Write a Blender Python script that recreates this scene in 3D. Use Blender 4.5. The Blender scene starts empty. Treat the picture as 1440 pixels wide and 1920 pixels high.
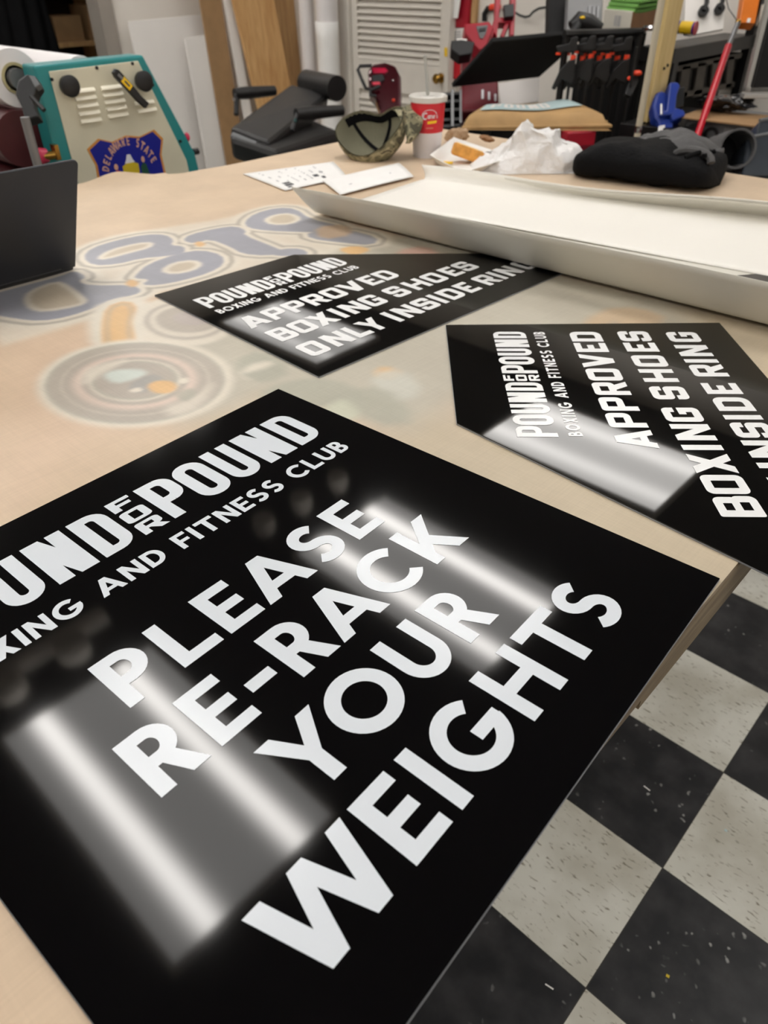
import bpy, bmesh, math, random
import numpy as np
from mathutils import Vector, Matrix
random.seed(7)
R_ = math.radians
C = bpy.context.scene.collection
sc = bpy.context.scene

# ---------------------------------------------------------------- camera
CAM = Vector((0.0, 0.0, 1.5128))
CR = Vector((0.72864, 0.68484, -0.00909)); CD = Vector((0.40812, -0.4448, -0.79724)); CF = Vector((-0.55002, 0.57719, -0.60359))
FPX = 1365.49
cd = bpy.data.cameras.new('camera'); cam = bpy.data.objects.new('camera', cd); C.objects.link(cam)
m = Matrix.Identity(4)
for i in range(3):
    m[i][0] = CR[i]; m[i][1] = -CD[i]; m[i][2] = -CF[i]; m[i][3] = CAM[i]
cam.matrix_world = m
cd.sensor_fit = 'VERTICAL'; cd.sensor_height = 24.0; cd.lens = 24.0 * FPX / 1920.0
cd.clip_start = 0.02; cd.clip_end = 60
cd.dof.use_dof = True; cd.dof.focus_distance = 0.78; cd.dof.aperture_fstop = cd.lens / 3.6
sc.camera = cam
# ---------------------------------------------------------------- world, exposure
w = bpy.data.worlds.new('world'); sc.world = w; w.use_nodes = True
w.node_tree.nodes['Background'].inputs[0].default_value = (0.5, 0.52, 0.55, 1)
w.node_tree.nodes['Background'].inputs[1].default_value = 0.15
sc.view_settings.view_transform = 'Standard'; sc.view_settings.look = 'None'
sc.view_settings.exposure = 0.0; sc.view_settings.gamma = 1.0; sc.view_settings.use_curve_mapping = False
PANEL_BASE, PANEL_TUBE = 2.5, 16.5        # brightness of the fluorescent ceiling panels: diffuser and tubes
FAR_BASE, FAR_TUBE = 4.6, 3.6         # far row toned down to soften its reflections in the corner signs
CEIL = 3.02
PANELS = [(x, y) for x in (-4.45, -1.71, 1.05) for y in (-1.0, 0.56, 2.09, 3.66)]

# ---------------------------------------------------------------- helpers
def ray(px, py): return CR * ((px - 720) / FPX) + CD * ((py - 960) / FPX) + CF
def PX(px, py, x): d = ray(px, py); return CAM + d * ((x - CAM.x) / d.x)
def PY(px, py, y): d = ray(px, py); return CAM + d * ((y - CAM.y) / d.y)
def PZ(px, py, z): d = ray(px, py); return CAM + d * ((z - CAM.z) / d.z)
def PD(px, py, s): return CAM + ray(px, py) * s
def lin(c):
    return tuple(((v / 255) / 12.92 if v / 255 <= .04045 else ((v / 255 + .055) / 1.055) ** 2.4) for v in c[:3]) + (1.0,)
OFF = {}
def tagobj(o, label=None, cat=None, group=None, kind=None):
    if label: o['label'] = label
    if cat: o['category'] = cat
    if group: o['group'] = group
    if kind: o['kind'] = kind
    return o
def thing(name, label, cat, loc=(0, 0, 0), group=None, rz=0.0):
    o = bpy.data.objects.new(name, None); C.objects.link(o); o.location = loc; o.rotation_euler = (0, 0, rz)
    o.empty_display_size = 0.05
    OFF[o.name] = Vector(loc) if rz == 0 else Vector((0, 0, 0))
    return tagobj(o, label, cat, group)
class MB:
    def __init__(s): s.v = []; s.f = []
    def add(s, vs, fs):
        b = len(s.v); s.v += [Vector(p) for p in vs]; s.f += [tuple(b + i for i in f) for f in fs]; return s
    def poly(s, pts): return s.add(pts, [tuple(range(len(pts)))])
    def quad(s, a, b, c, d): return s.add([a, b, c, d], [(0, 1, 2, 3)])
    def box(s, c, size, M=None):
        c = Vector(c); h = [x / 2 for x in size]; vs = []
        for x in (-1, 1):
            for y in (-1, 1):
                for z in (-1, 1):
                    p = Vector((x * h[0], y * h[1], z * h[2]))
                    vs.append(c + (M @ p if M else p))
        return s.add(vs, [(0, 1, 3, 2), (4, 6, 7, 5), (0, 4, 5, 1), (2, 3, 7, 6), (0, 2, 6, 4), (1, 5, 7, 3)])
    def bb(s, x0, x1, y0, y1, z0, z1): return s.box(((x0 + x1) / 2, (y0 + y1) / 2, (z0 + z1) / 2), (x1 - x0, y1 - y0, z1 - z0))
    def prism(s, pts, ext):
        pts = [Vector(p) for p in pts]; e = Vector(ext); n = len(pts)
        return s.add(pts + [p + e for p in pts], [tuple(range(n)), tuple(range(2 * n - 1, n - 1, -1))] + [(i, (i + 1) % n, n + (i + 1) % n, n + i) for i in range(n)])
    def tube(s, path, r, n=10, cap=True):
        path = [Vector(p) for p in path]; k = len(path); rr = r if isinstance(r, (list, tuple)) else [r] * k
        vs = []; fs = []; prev = None
        for i, p in enumerate(path):
            t = (path[min(i + 1, k - 1)] - path[max(i - 1, 0)]).normalized()
            if prev is None:
                a = t.orthogonal().normalized()
            else:
                a = (prev - t * prev.dot(t)); a = a.normalized() if a.length > 1e-6 else t.orthogonal().normalized()
            prev = a; b = t.cross(a)
            for j in range(n):
                th = 2 * math.pi * j / n; vs.append(p + (a * math.cos(th) + b * math.sin(th)) * rr[i])
        for i in range(k - 1):
            for j in range(n):
                fs.append((i * n + j, i * n + (j + 1) % n, (i + 1) * n + (j + 1) % n, (i + 1) * n + j))
        if cap: fs += [tuple(range(n - 1, -1, -1)), tuple((k - 1) * n + j for j in range(n))]
        return s.add(vs, fs)
    def cyl(s, p0, p1, r, r1=None, n=24): return s.tube([p0, p1], [r, r if r1 is None else r1], n)
    def lathe(s, prof, c=(0, 0, 0), axis=(0, 0, 1), n=32):
        c = Vector(c); ax = Vector(axis).normalized(); a = ax.orthogonal().normalized(); b = ax.cross(a); vs = []; fs = []; k = len(prof)
        for (r, h) in prof:
            for j in range(n):
                th = 2 * math.pi * j / n; vs.append(c + ax * h + (a * math.cos(th) + b * math.sin(th)) * r)
        for i in range(k - 1):
            for j in range(n): fs.append((i * n + j, i * n + (j + 1) % n, (i + 1) * n + (j + 1) % n, (i + 1) * n + j))
        return s.add(vs, fs)
    def ell(s, c, r, n=16, k=10, M=None):
        c = Vector(c); vs = []; fs = []
        for i in range(k + 1):
            ph = math.pi * i / k
            for j in range(n):
                th = 2 * math.pi * j / n
                p = Vector((r[0] * math.sin(ph) * math.cos(th), r[1] * math.sin(ph) * math.sin(th), r[2] * math.cos(ph)))
                vs.append(c + (M @ p if M else p))
        for i in range(k):
            for j in range(n): fs.append((i * n + j, (i + 1) * n + j, (i + 1) * n + (j + 1) % n, i * n + (j + 1) % n))
        return s.add(vs, fs)
    def grid(s, fn, nu, nv):
        vs = [fn(i / nu, j / nv) for i in range(nu + 1) for j in range(nv + 1)]
        return s.add(vs, [(i * (nv + 1) + j, (i + 1) * (nv + 1) + j, (i + 1) * (nv + 1) + j + 1, i * (nv + 1) + j + 1) for i in range(nu) for j in range(nv)])
    def build(s, name, mat, parent=None, smooth=False, bevel=0, solid=0, sub=0, angle=40):
        off = OFF.get(parent.name, Vector((0, 0, 0))) if parent else Vector((0, 0, 0))
        me = bpy.data.meshes.new(name); me.from_pydata([tuple(p - off) for p in s.v], [], s.f); me.update()
        bm = bmesh.new(); bm.from_mesh(me)
        if len(bm.faces) < 60000:
            bmesh.ops.remove_doubles(bm, verts=bm.verts, dist=1e-6)
            bmesh.ops.recalc_face_normals(bm, faces=bm.faces)
        bm.to_mesh(me); bm.free()
        o = bpy.data.objects.new(name, me); C.objects.link(o); me.materials.append(mat)
        if smooth:
            for p in me.polygons: p.use_smooth = True
            if angle:
                try: me.set_sharp_from_angle(angle=R_(angle))
                except Exception: pass
        if solid: md = o.modifiers.new('solid', 'SOLIDIFY'); md.thickness = solid; md.offset = 0
        if bevel: md = o.modifiers.new('bevel', 'BEVEL'); md.width = bevel; md.segments = 2; md.limit_method = 'ANGLE'; md.angle_limit = R_(35)
        if sub: md = o.modifiers.new('sub', 'SUBSURF'); md.levels = sub; md.render_levels = sub
        if parent: o.parent = parent; OFF[o.name] = off
        return o
    def flat(s, name, mat, parent=None):   # keeps the given face winding (thin vinyl lettering)
        off = OFF.get(parent.name, Vector((0, 0, 0))) if parent else Vector((0, 0, 0))
        me = bpy.data.meshes.new(name); me.from_pydata([tuple(p - off) for p in s.v], [], s.f); me.update()
        o = bpy.data.objects.new(name, me); C.objects.link(o); me.materials.append(mat)
        if parent: o.parent = parent; OFF[o.name] = off
        return o
def struct(o): o['kind'] = 'structure'; return o
def copy_tree(o, parent=None):
    c = o.copy(); C.objects.link(c)
    if parent: c.parent = parent
    for ch in list(o.children): copy_tree(ch, c)
    return c

# ---------------------------------------------------------------- materials
def mat(name, col, rough=.5, metal=0, var=.08, scale=12, bump=0, bscale=60, stretch=(1, 1, 1), coat=0, spec=.5, trans=0, alpha=1, emit=None):
    M = bpy.data.materials.new(name); M.use_nodes = True; nt = M.node_tree; B = nt.nodes['Principled BSDF']
    B.inputs['Roughness'].default_value = rough; B.inputs['Metallic'].default_value = metal
    B.inputs['Coat Weight'].default_value = coat; B.inputs['Specular IOR Level'].default_value = spec
    B.inputs['Transmission Weight'].default_value = trans; B.inputs['Alpha'].default_value = alpha
    c = lin(col)
    tc = nt.nodes.new('ShaderNodeTexCoord'); mp = nt.nodes.new('ShaderNodeMapping'); mp.inputs['Scale'].default_value = stretch
    nt.links.new(tc.outputs['Object'], mp.inputs[0])
    nz = nt.nodes.new('ShaderNodeTexNoise'); nz.inputs['Scale'].default_value = scale; nz.inputs['Detail'].default_value = 5
    nt.links.new(mp.outputs[0], nz.inputs['Vector'])
    rp = nt.nodes.new('ShaderNodeValToRGB')
    rp.color_ramp.elements[0].position = .3; rp.color_ramp.elements[1].position = .7
    rp.color_ramp.elements[0].color = tuple(v * (1 - var) for v in c[:3]) + (1,); rp.color_ramp.elements[1].color = tuple(min(1, v * (1 + var)) for v in c[:3]) + (1,)
    nt.links.new(nz.outputs['Fac'], rp.inputs[0]); nt.links.new(rp.outputs[0], B.inputs['Base Color'])
    if bump:
        n2 = nt.nodes.new('ShaderNodeTexNoise'); n2.inputs['Scale'].default_value = bscale; nt.links.new(mp.outputs[0], n2.inputs['Vector'])
        bp = nt.nodes.new('ShaderNodeBump'); bp.inputs['Strength'].default_value = bump; bp.inputs['Distance'].default_value = .01
        nt.links.new(n2.outputs['Fac'], bp.inputs['Height']); nt.links.new(bp.outputs[0], B.inputs['Normal'])
    return M
def wood(name, c0, c1, rough=.55, stretch=(1, 1, .12), scale=25):
    M = mat(name, c0, rough, scale=scale, stretch=stretch, bump=.15)
    rp = [n for n in M.node_tree.nodes if n.type == 'VALTORGB'][0]
    rp.color_ramp.elements[0].color = lin(c0); rp.color_ramp.elements[1].color = lin(c1)
    nz = [n for n in M.node_tree.nodes if n.type == 'TEX_NOISE'][0]; nz.inputs['Distortion'].default_value = 1.2
    return M
M = {}
M['wall'] = mat('wall_paint', (226, 220, 212), .7, var=.03, scale=3, bump=.05)
M['ceiling'] = mat('ceiling_tile', (116, 115, 114), .95, var=.08, scale=40, spec=.1)
M['trim'] = mat('trim_paint', (218, 212, 203), .5, var=.03)
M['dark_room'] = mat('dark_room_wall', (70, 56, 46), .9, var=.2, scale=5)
M['sign_black'] = mat('gloss_black_vinyl', (2, 2, 4), .06, var=.2, scale=4, spec=.55)
M['sign_black_gloss'] = mat('high_gloss_black', (3, 3, 4), .032, var=.2, scale=4, spec=.62)
M['letter'] = mat('white_vinyl', (220, 226, 233), .2, var=.01, scale=6)
M['letter_bright'] = mat('bright_white_vinyl', (243, 244, 245), .22, var=.01, scale=6)  # same white vinyl, colour lightened in place of stronger light on the corner signs
M['edge'] = mat('aluminium_edge', (150, 152, 158), .4, metal=.3)
M['black_plastic'] = mat('black_plastic', (22, 22, 24), .45, var=.2)
M['black_matte'] = mat('black_matte', (14, 14, 16), .8, var=.2)
M['black_metal'] = mat('black_metal', (20, 20, 22), .38, metal=.2, var=.2)
M['black_leather'] = mat('black_leather', (24, 23, 24), .38, var=.15, bump=.25, bscale=220)
M['black_cloth'] = mat('black_nylon', (9, 9, 11), .8, spec=.15, var=.2, bump=.25, bscale=120)
M['grey_cloth'] = mat('charcoal_nylon', (84, 83, 84), .8, var=.15, bump=.3, bscale=120)
M['grey_metal'] = mat('grey_metal', (120, 120, 122), .4, metal=.5, var=.1)
M['chrome'] = mat('chrome', (205, 205, 208), .15, metal=1, var=.03)
M['alu'] = mat('aluminium', (190, 190, 188), .4, metal=.6, var=.05)
M['brass'] = mat('brass', (168, 130, 62), .25, metal=.9, var=.1)
M['teal'] = mat('teal_enamel', (38, 132, 134), .35, var=.06, scale=5)
M['beige'] = mat('beige_panel', (212, 207, 184), .5, var=.04, scale=8)
M['louvre'] = mat('cream_louvre', (232, 227, 208), .45, var=.03)
M['maroon'] = mat('maroon_rubber', (70, 16, 22), .5, var=.15)
M['pink'] = mat('pink_plastic', (205, 50, 85), .4)
M['roll_white'] = mat('white_roll', (226, 222, 222), .45, var=.03, scale=4)
M['roll_core'] = mat('card_core', (170, 160, 120), .8, var=.15)
M['yellow'] = mat('yellow_print', (240, 196, 20), .5, var=.05)
M['decal_blue'] = mat('decal_blue', (18, 28, 140), .35, var=.05)
M['decal_gold'] = mat('decal_gold', (208, 140, 60), .4, var=.05)
M['decal_peach'] = mat('decal_peach', (214, 164, 140), .4, var=.05)
M['decal_white'] = mat('decal_white', (225, 225, 230), .4)
M['decal_red'] = mat('decal_red', (190, 40, 40), .4)
M['decal_green'] = mat('decal_green', (30, 80, 60), .4)
M['decal_yellow'] = mat('decal_yellow', (205, 180, 40), .4)
M['laptop'] = mat('space_grey_aluminium', (62, 63, 67), .42, metal=.55, var=.03, scale=30)
M['ply'] = wood('plywood_face', (196, 148, 92), (222, 180, 124), stretch=(3, 3, .25), scale=10)
M['ply_dark'] = wood('board_edge_wood', (172, 132, 88), (200, 162, 112), stretch=(3, 3, .2), scale=12)
M['pine'] = wood('pine_stud', (196, 170, 112), (216, 192, 138), stretch=(6, 6, .4), scale=9)
M['card'] = mat('cardboard', (160, 126, 88), .8, var=.1)
M['kraft'] = mat('kraft_paper', (176, 140, 92), .7, var=.12, bump=.4, bscale=14)
M['white_board'] = mat('white_board', (236, 232, 228), .45, var=.02, scale=4)
M['white_paper'] = mat('white_paper', (238, 237, 235), .7, var=.02)
M['ink'] = mat('printed_ink', (70, 70, 74), .8, var=.2)
M['ink_light'] = mat('light_print', (165, 165, 168), .8, var=.1)
M['liner'] = mat('release_liner', (222, 219, 208), .4, var=.03, scale=3)
M['vinyl_sheet'] = mat('white_vinyl_sheet', (246, 243, 236), .4, var=.015, scale=3)
M['olive'] = mat('olive_cloth', (118, 116, 96), .85, var=.1, bump=.2, bscale=200)
M['cup_red'] = mat('cup_red', (205, 28, 44), .4, var=.04)
M['cup_white'] = mat('cup_plastic', (226, 222, 224), .35, var=.02)
M['lid'] = mat('translucent_lid', (232, 230, 224), .25, var=.02, trans=.25)
M['straw'] = mat('clear_straw', (190, 190, 184), .3, var=.03, trans=.2)
M['foam'] = mat('foam_tray', (238, 236, 232), .7, var=.02, bump=.1, bscale=250)
M['bread'] = mat('toasted_bread', (214, 150, 70), .8, var=.3, scale=30, bump=.4, bscale=80)
M['crumb'] = mat('bread_crumb', (238, 206, 140), .85, var=.12, scale=40, bump=.3, bscale=90)
M['brown_napkin'] = mat('kraft_napkin', (176, 148, 118), .9, var=.15)
M['plastic_bag'] = mat('white_plastic_bag', (244, 242, 241), .3, var=.02, trans=.1, bump=.9, bscale=38)
M['maroon_gloss'] = mat('maroon_metallic', (70, 8, 22), .18, metal=.35, coat=.6, var=.1)
M['red_enamel'] = mat('red_enamel', (166, 20, 42), .35, var=.08)
M['red_dark'] = mat('dark_red_enamel', (108, 12, 30), .35, var=.08)
M['red_pole'] = mat('red_fibreglass', (190, 22, 44), .3, var=.05)
M['orange'] = mat('orange_plastic', (240, 70, 35), .4, var=.05)
M['orange_bag'] = mat('orange_packaging', (226, 120, 26), .4, var=.08)
M['blue_enamel'] = mat('blue_enamel', (30, 58, 150), .35, var=.08)
M['green_cloth'] = mat('green_cloth', (112, 168, 82), .85, var=.1, bump=.3)
M['carton'] = mat('white_carton', (206, 202, 190), .6, var=.04)
M['carton_brown'] = mat('brown_carton_side', (138, 98, 62), .7, var=.12)
M['pole_beige'] = mat('beige_pole', (196, 186, 164), .5, var=.08, stretch=(1, 1, .1))
M['crate'] = mat('grey_weathered_wood', (84, 79, 74), .8, var=.25, stretch=(1, 1, 1))
M['grey_plastic'] = mat('grey_plastic', (104, 106, 108), .45, var=.06)
M['mid_grey'] = mat('grey_panel', (132, 132, 134), .5, var=.06)
M['bin'] = mat('smoky_plastic_bin', (66, 72, 80), .2, var=.1, trans=.3)
M['glitter'] = mat('shiny_black_plastic', (22, 22, 26), .18, var=.3, coat=.4)
M['pale_blue'] = mat('pale_blue_vinyl', (186, 208, 210), .4, var=.03)
M['table_edge'] = wood('worn_table_edge', (92, 76, 56), (132, 116, 92), stretch=(12, .8, 12), scale=6)
M['table_leg'] = mat('table_leg_wood', (120, 98, 70), .7, var=.2)

# camouflage for the cap
def camo():
    m_ = mat('camouflage_cloth', (116, 112, 88), .85, bump=.2, bscale=200); nt = m_.node_tree
    nz = [n for n in nt.nodes if n.type == 'TEX_NOISE'][0]; nz.inputs['Scale'].default_value = 26; nz.inputs['Detail'].default_value = 2; nz.inputs['Distortion'].default_value = 1.5
    rp = [n for n in nt.nodes if n.type == 'VALTORGB'][0]; rp.color_ramp.interpolation = 'CONSTANT'
    e = rp.color_ramp.elements; e[0].position = 0; e[0].color = lin((78, 76, 60)); e[1].position = .44; e[1].color = lin((128, 124, 98))
    x = e.new(.56); x.color = lin((172, 164, 134)); x = e.new(.66); x.color = lin((90, 84, 66))
    return m_
M['camo'] = camo()

# fluorescent diffuser: two tubes glowing through a prismatic lens
def panel_mat(base, tube, wid):
    m_ = bpy.data.materials.new('lamp_diffuser'); m_.use_nodes = True; nt = m_.node_tree; nt.nodes.clear(); N = nt.nodes.new; L = nt.links.new
    out = N('ShaderNodeOutputMaterial'); em = N('ShaderNodeEmission'); tc = N('ShaderNodeTexCoord'); sx = N('ShaderNodeSeparateXYZ')
    L(tc.outputs['Object'], sx.inputs[0])
    def mth(op, a, b=None):
        n = N('ShaderNodeMath'); n.operation = op
        for i, v in enumerate((a, b)):
            if v is None: continue
            if isinstance(v, (int, float)): n.inputs[i].default_value = v
            else: L(v, n.inputs[i])
        return n.outputs[0]
    y = mth('ABSOLUTE', sx.outputs['Y']); d = mth('SUBTRACT', y, .185); q = mth('DIVIDE', mth('MULTIPLY', d, d), wid)
    g = mth('POWER', 2.718, mth('MULTIPLY', q, -1))
    nz = N('ShaderNodeTexNoise'); nz.inputs['Scale'].default_value = 90; L(tc.outputs['Object'], nz.inputs['Vector'])
    k = mth('ADD', mth('MULTIPLY', nz.outputs['Fac'], .3), .85)
    L(mth('MULTIPLY', mth('ADD', mth('MULTIPLY', g, tube), base), k), em.inputs['Strength'])
    em.inputs['Color'].default_value = (1, .965, .92, 1)
    L(em.outputs[0], out.inputs[0]); return m_
M['panel'] = panel_mat(PANEL_BASE, PANEL_TUBE, .0023); M['panel_new'] = panel_mat(PANEL_BASE * 1.4, PANEL_TUBE * 1.4, .0033); M['panel_frosted'] = panel_mat(FAR_BASE, FAR_TUBE, .006); M['panel_dim'] = panel_mat(FAR_BASE * .42, FAR_TUBE * .5, .004)  # one fixture type

# vinyl floor tiles
def floor_mat():
    m_ = bpy.data.materials.new('checker_vinyl_tile'); m_.use_nodes = True; nt = m_.node_tree; N = nt.nodes.new; L = nt.links.new; B = nt.nodes['Principled BSDF']
    geo = N('ShaderNodeTexCoord'); mp = N('ShaderNodeMapping'); s = 1 / .3048
    mp.inputs['Scale'].default_value = (s, s, s); mp.inputs['Location'].default_value = (.109 * s, -.639 * s, .5)
    L(geo.outputs['Object'], mp.inputs[0])
    ck = N('ShaderNodeTexChecker'); ck.inputs['Scale'].default_value = 1; ck.inputs[1].default_value = (0, 0, 0, 1); ck.inputs[2].default_value = (1, 1, 1, 1); L(mp.outputs[0], ck.inputs[0])
    # flecks
    mp2 = N('ShaderNodeMapping'); mp2.inputs['Rotation'].default_value = (0, 0, R_(72)); mp2.inputs['Scale'].default_value = (48, 170, 60); L(geo.outputs['Object'], mp2.inputs[0])
    nz = N('ShaderNodeTexNoise'); nz.inputs['Scale'].default_value = 1; nz.inputs['Detail'].default_value = 3; nz.inputs['Distortion'].default_value = .4; L(mp2.outputs[0], nz.inputs['Vector'])
    r1 = N('ShaderNodeValToRGB'); e = r1.color_ramp.elements; e[0].position = .30; e[0].color = lin((148, 143, 128)); e[1].position = .40; e[1].color = lin((222, 222, 213)); L(nz.outputs['Fac'], r1.inputs[0])
    big = N('ShaderNodeTexNoise'); big.inputs['Scale'].default_value = 5; big.inputs['Detail'].default_value = 4; L(geo.outputs['Object'], big.inputs['Vector'])
    mx = N('ShaderNodeMix'); mx.data_type = 'RGBA'; mx.blend_type = 'MULTIPLY'; mx.inputs[0].default_value = .35
    L(r1.outputs[0], mx.inputs[6]); L(big.outputs['Color'], mx.inputs[7])
    mxa = N('ShaderNodeValToRGB'); mxa.color_ramp.elements[0].color = (.72, .7, .66, 1); mxa.color_ramp.elements[1].color = (1, 1, 1, 1); mxa.color_ramp.elements[0].position = .35; mxa.color_ramp.elements[1].position = .6
    L(big.outputs['Fac'], mxa.inputs[0]); L(mxa.outputs[0], mx.inputs[7]); mx.inputs[0].default_value = 1
    # dark tile with white scuffs
    vo = N('ShaderNodeTexVoronoi'); vo.inputs['Scale'].default_value = 42; vo.inputs['Randomness'].default_value = 1
    wrp = N('ShaderNodeTexNoise'); wrp.inputs['Scale'].default_value = 30; L(geo.outputs['Object'], wrp.inputs['Vector'])
    add = N('ShaderNodeVectorMath'); add.operation = 'MULTIPLY_ADD'; L(wrp.outputs['Color'], add.inputs[0]); add.inputs[1].default_value = (.03, .03, .03); L(geo.outputs['Object'], add.inputs[2]); L(add.outputs[0], vo.inputs['Vector'])
    r2 = N('ShaderNodeValToRGB'); e = r2.color_ramp.elements; e[0].position = .10; e[0].color = (1, 1, 1, 1); e[1].position = .2; e[1].color = (0, 0, 0, 1); L(vo.outputs['Distance'], r2.inputs[0])
    n3 = N('ShaderNodeTexNoise'); n3.inputs['Scale'].default_value = 9; n3.inputs['Detail'].default_value = 3; L(geo.outputs['Object'], n3.inputs['Vector'])
    r3 = N('ShaderNodeValToRGB'); e = r3.color_ramp.elements; e[0].position = .50; e[0].color = (0, 0, 0, 1); e[1].position = .62; e[1].color = (1, 1, 1, 1); L(n3.outputs['Fac'], r3.inputs[0])
    mu = N('ShaderNodeMath'); mu.operation = 'MULTIPLY'; L(r2.outputs[0], mu.inputs[0]); L(r3.outputs[0], mu.inputs[1])
    cl = N('ShaderNodeTexNoise'); cl.inputs['Scale'].default_value = 14; cl.inputs['Detail'].default_value = 6; L(geo.outputs['Object'], cl.inputs['Vector'])
    r4 = N('ShaderNodeValToRGB'); e = r4.color_ramp.elements; e[0].position = .4; e[0].color = lin((30, 31, 34)); e[1].position = .75; e[1].color = lin((58, 58, 60)); L(cl.outputs['Fac'], r4.inputs[0])
    md = N('ShaderNodeMix'); md.data_type = 'RGBA'; L(mu.outputs[0], md.inputs[0]); L(r4.outputs[0], md.inputs[6]); md.inputs[7].default_value = lin((150, 150, 148))
    mm = N('ShaderNodeMix'); mm.data_type = 'RGBA'; L(ck.outputs['Fac'], mm.inputs[0]); L(md.outputs[2], mm.inputs[6]); L(mx.outputs[2], mm.inputs[7])
    # joints
    br = N('ShaderNodeTexBrick'); br.offset = 0; br.inputs['Scale'].default_value = 1; br.inputs['Mortar Size'].default_value = .004; br.inputs['Brick Width'].default_value = 1; br.inputs['Row Height'].default_value = 1; br.inputs['Mortar Smooth'].default_value = .3
    L(mp.outputs[0], br.inputs['Vector'])
    mj = N('ShaderNodeMix'); mj.data_type = 'RGBA'; L(br.outputs['Fac'], mj.inputs[0]); L(mm.outputs[2], mj.inputs[6]); mj.inputs[7].default_value = lin((58, 55, 50))
    L(mj.outputs[2], B.inputs['Base Color']); B.inputs['Roughness'].default_value = .42; B.inputs['Specular IOR Level'].default_value = .35
    return m_, ck
M['floor'], FLOOR_CK = floor_mat()

# ---------------------------------------------------------------- room shell
X0, X1, Y0, Y1 = -5.3, 2.6, -2.4, 4.45
struct(MB().bb(X0 - 1.6, X1, Y0, Y1 + .1, -.05, 0).build('floor', M['floor']))
struct(MB().bb(X0 - 1.6, X1, Y0, Y1 + .1, CEIL, CEIL + .05).build('ceiling', M['ceiling']))
struct(MB().bb(X0, X1, Y1, Y1 + .1, 0, CEIL).build('wall_back', M['wall']))
struct(MB().bb(X1, X1 + .1, Y0, Y1, 0, CEIL).build('wall_right', M['wall']))
struct(MB().bb(X0, X1, Y0 - .1, Y0, 0, CEIL).build('wall_front', M['wall']))
yo = PX(190, 10, X0).y                      # right jamb of the dark opening in the left wall
wl = MB(); wl.bb(X0 - .12, X0, yo, Y1, 0, CEIL); wl.bb(X0 - .12, X0, Y0, yo - 1.5, 0, CEIL); wl.bb(X0 - .12, X0, yo - 1.5, yo, 2.1, CEIL)
struct(wl.build('wall_left', M['wall']))
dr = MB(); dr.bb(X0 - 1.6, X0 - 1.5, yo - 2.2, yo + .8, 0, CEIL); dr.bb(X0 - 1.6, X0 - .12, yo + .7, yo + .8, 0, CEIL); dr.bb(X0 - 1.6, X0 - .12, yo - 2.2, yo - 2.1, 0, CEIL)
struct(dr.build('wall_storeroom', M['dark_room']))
tj = MB(); tj.bb(X0 - .13, X0 + .02, yo - .03, yo + .0, 0, 2.1); tj.bb(X0, X0 + .02, yo, yo + .07, 0, 2.15)
struct(tj.build('trim_1', mat('jamb_paint', (150, 142, 134), .5, var=.04)))

# ceiling lights
proto = None
for i, (x, y) in enumerate(PANELS):
    lab = {(-1.71, .56): 'fluorescent ceiling panel glowing in the largest sign from the lower left', (-1.71, 2.09): 'fluorescent ceiling panel mirrored beside the word RACK on the largest sign'}.get((x, y), 'two tube fluorescent ceiling panel overhead, outside the photo')
    if proto is None:
        t = thing('ceiling_light', lab, 'ceiling light', (x, y, CEIL - .03), group='fluorescent ceiling panels')
        f = MB()
        for (ax, ay, bx, by) in ((-.61, -.35, .61, -.33), (-.61, .33, .61, .35), (-.61, -.33, -.59, .33), (.59, -.33, .61, .33)): f.bb(x + ax, x + bx, y + ay, y + by, CEIL - .035, CEIL)
        f.build('frame', M['trim'], t)
        d = MB().bb(x - .59, x + .59, y - .33, y + .33, CEIL - .03, CEIL - .022).build('diffuser', M['panel'], t)
        proto = t
    else:
        t = copy_tree(proto); t.location = (x, y, CEIL - .03); t['label'] = lab
        if y < 3 and x < -4:  # output raised here to brighten the left wall
            for ch in t.children:
                if ch.name.startswith('diffuser'): ch.data = ch.data.copy(); ch.data.materials[0] = M['panel_new']
        if y > 3:  # output lowered here to keep reflections in the corner signs soft
            for ch in t.children:
                if ch.name.startswith('diffuser'): ch.data = ch.data.copy(); ch.data.materials[0] = M['panel_dim' if x < -4 else 'panel_frosted']
# unseen pipe and round boxes added for pale reflections in the largest sign
co = thing('conduit', 'white painted pipe with round boxes under the ceiling', 'pipe', (-2.52, .0, CEIL - .12))
MB().cyl((-2.52, -2.3, CEIL - .13), (-2.52, .82, CEIL - .13), .045).build('pipe', M['wall'], co, True)
for y in (-1.8, -.3, .6): MB().cyl((-2.52, y, CEIL - .13), (-2.52, y, CEIL), .008, n=8).build('hanger', M['grey_metal'], co)
for y in (.34, .62): MB().lathe([(0, -.06), (.05, -.06), (.07, -.04), (.07, .02), (0, .02)], (-2.42, y, CEIL - .13)).build('round_box', M['wall'], co, True)
for k, y in enumerate((1.72, 1.98, 2.25)):  # unseen heads added to make the round blobs reflected in the largest sign
    sp_ = thing('ceiling_spotlight', ['round white ceiling spot nearest the table middle, unlit', 'middle of three unlit round white ceiling spots', 'round white ceiling spot farthest along the ceiling, unlit'][k], 'spotlight', (-2.52, y, CEIL), group='round ceiling spots')
    MB().cyl((-2.52, y, CEIL), (-2.52, y, CEIL - .10), .012, n=10).build('stem', M['grey_metal'], sp_); MB().lathe([(0, .0), (.045, 0), (.06, -.05), (.055, -.10), (0, -.10)], (-2.50, y, CEIL - .08)).build('head', M['wall'], sp_, True)

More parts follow.
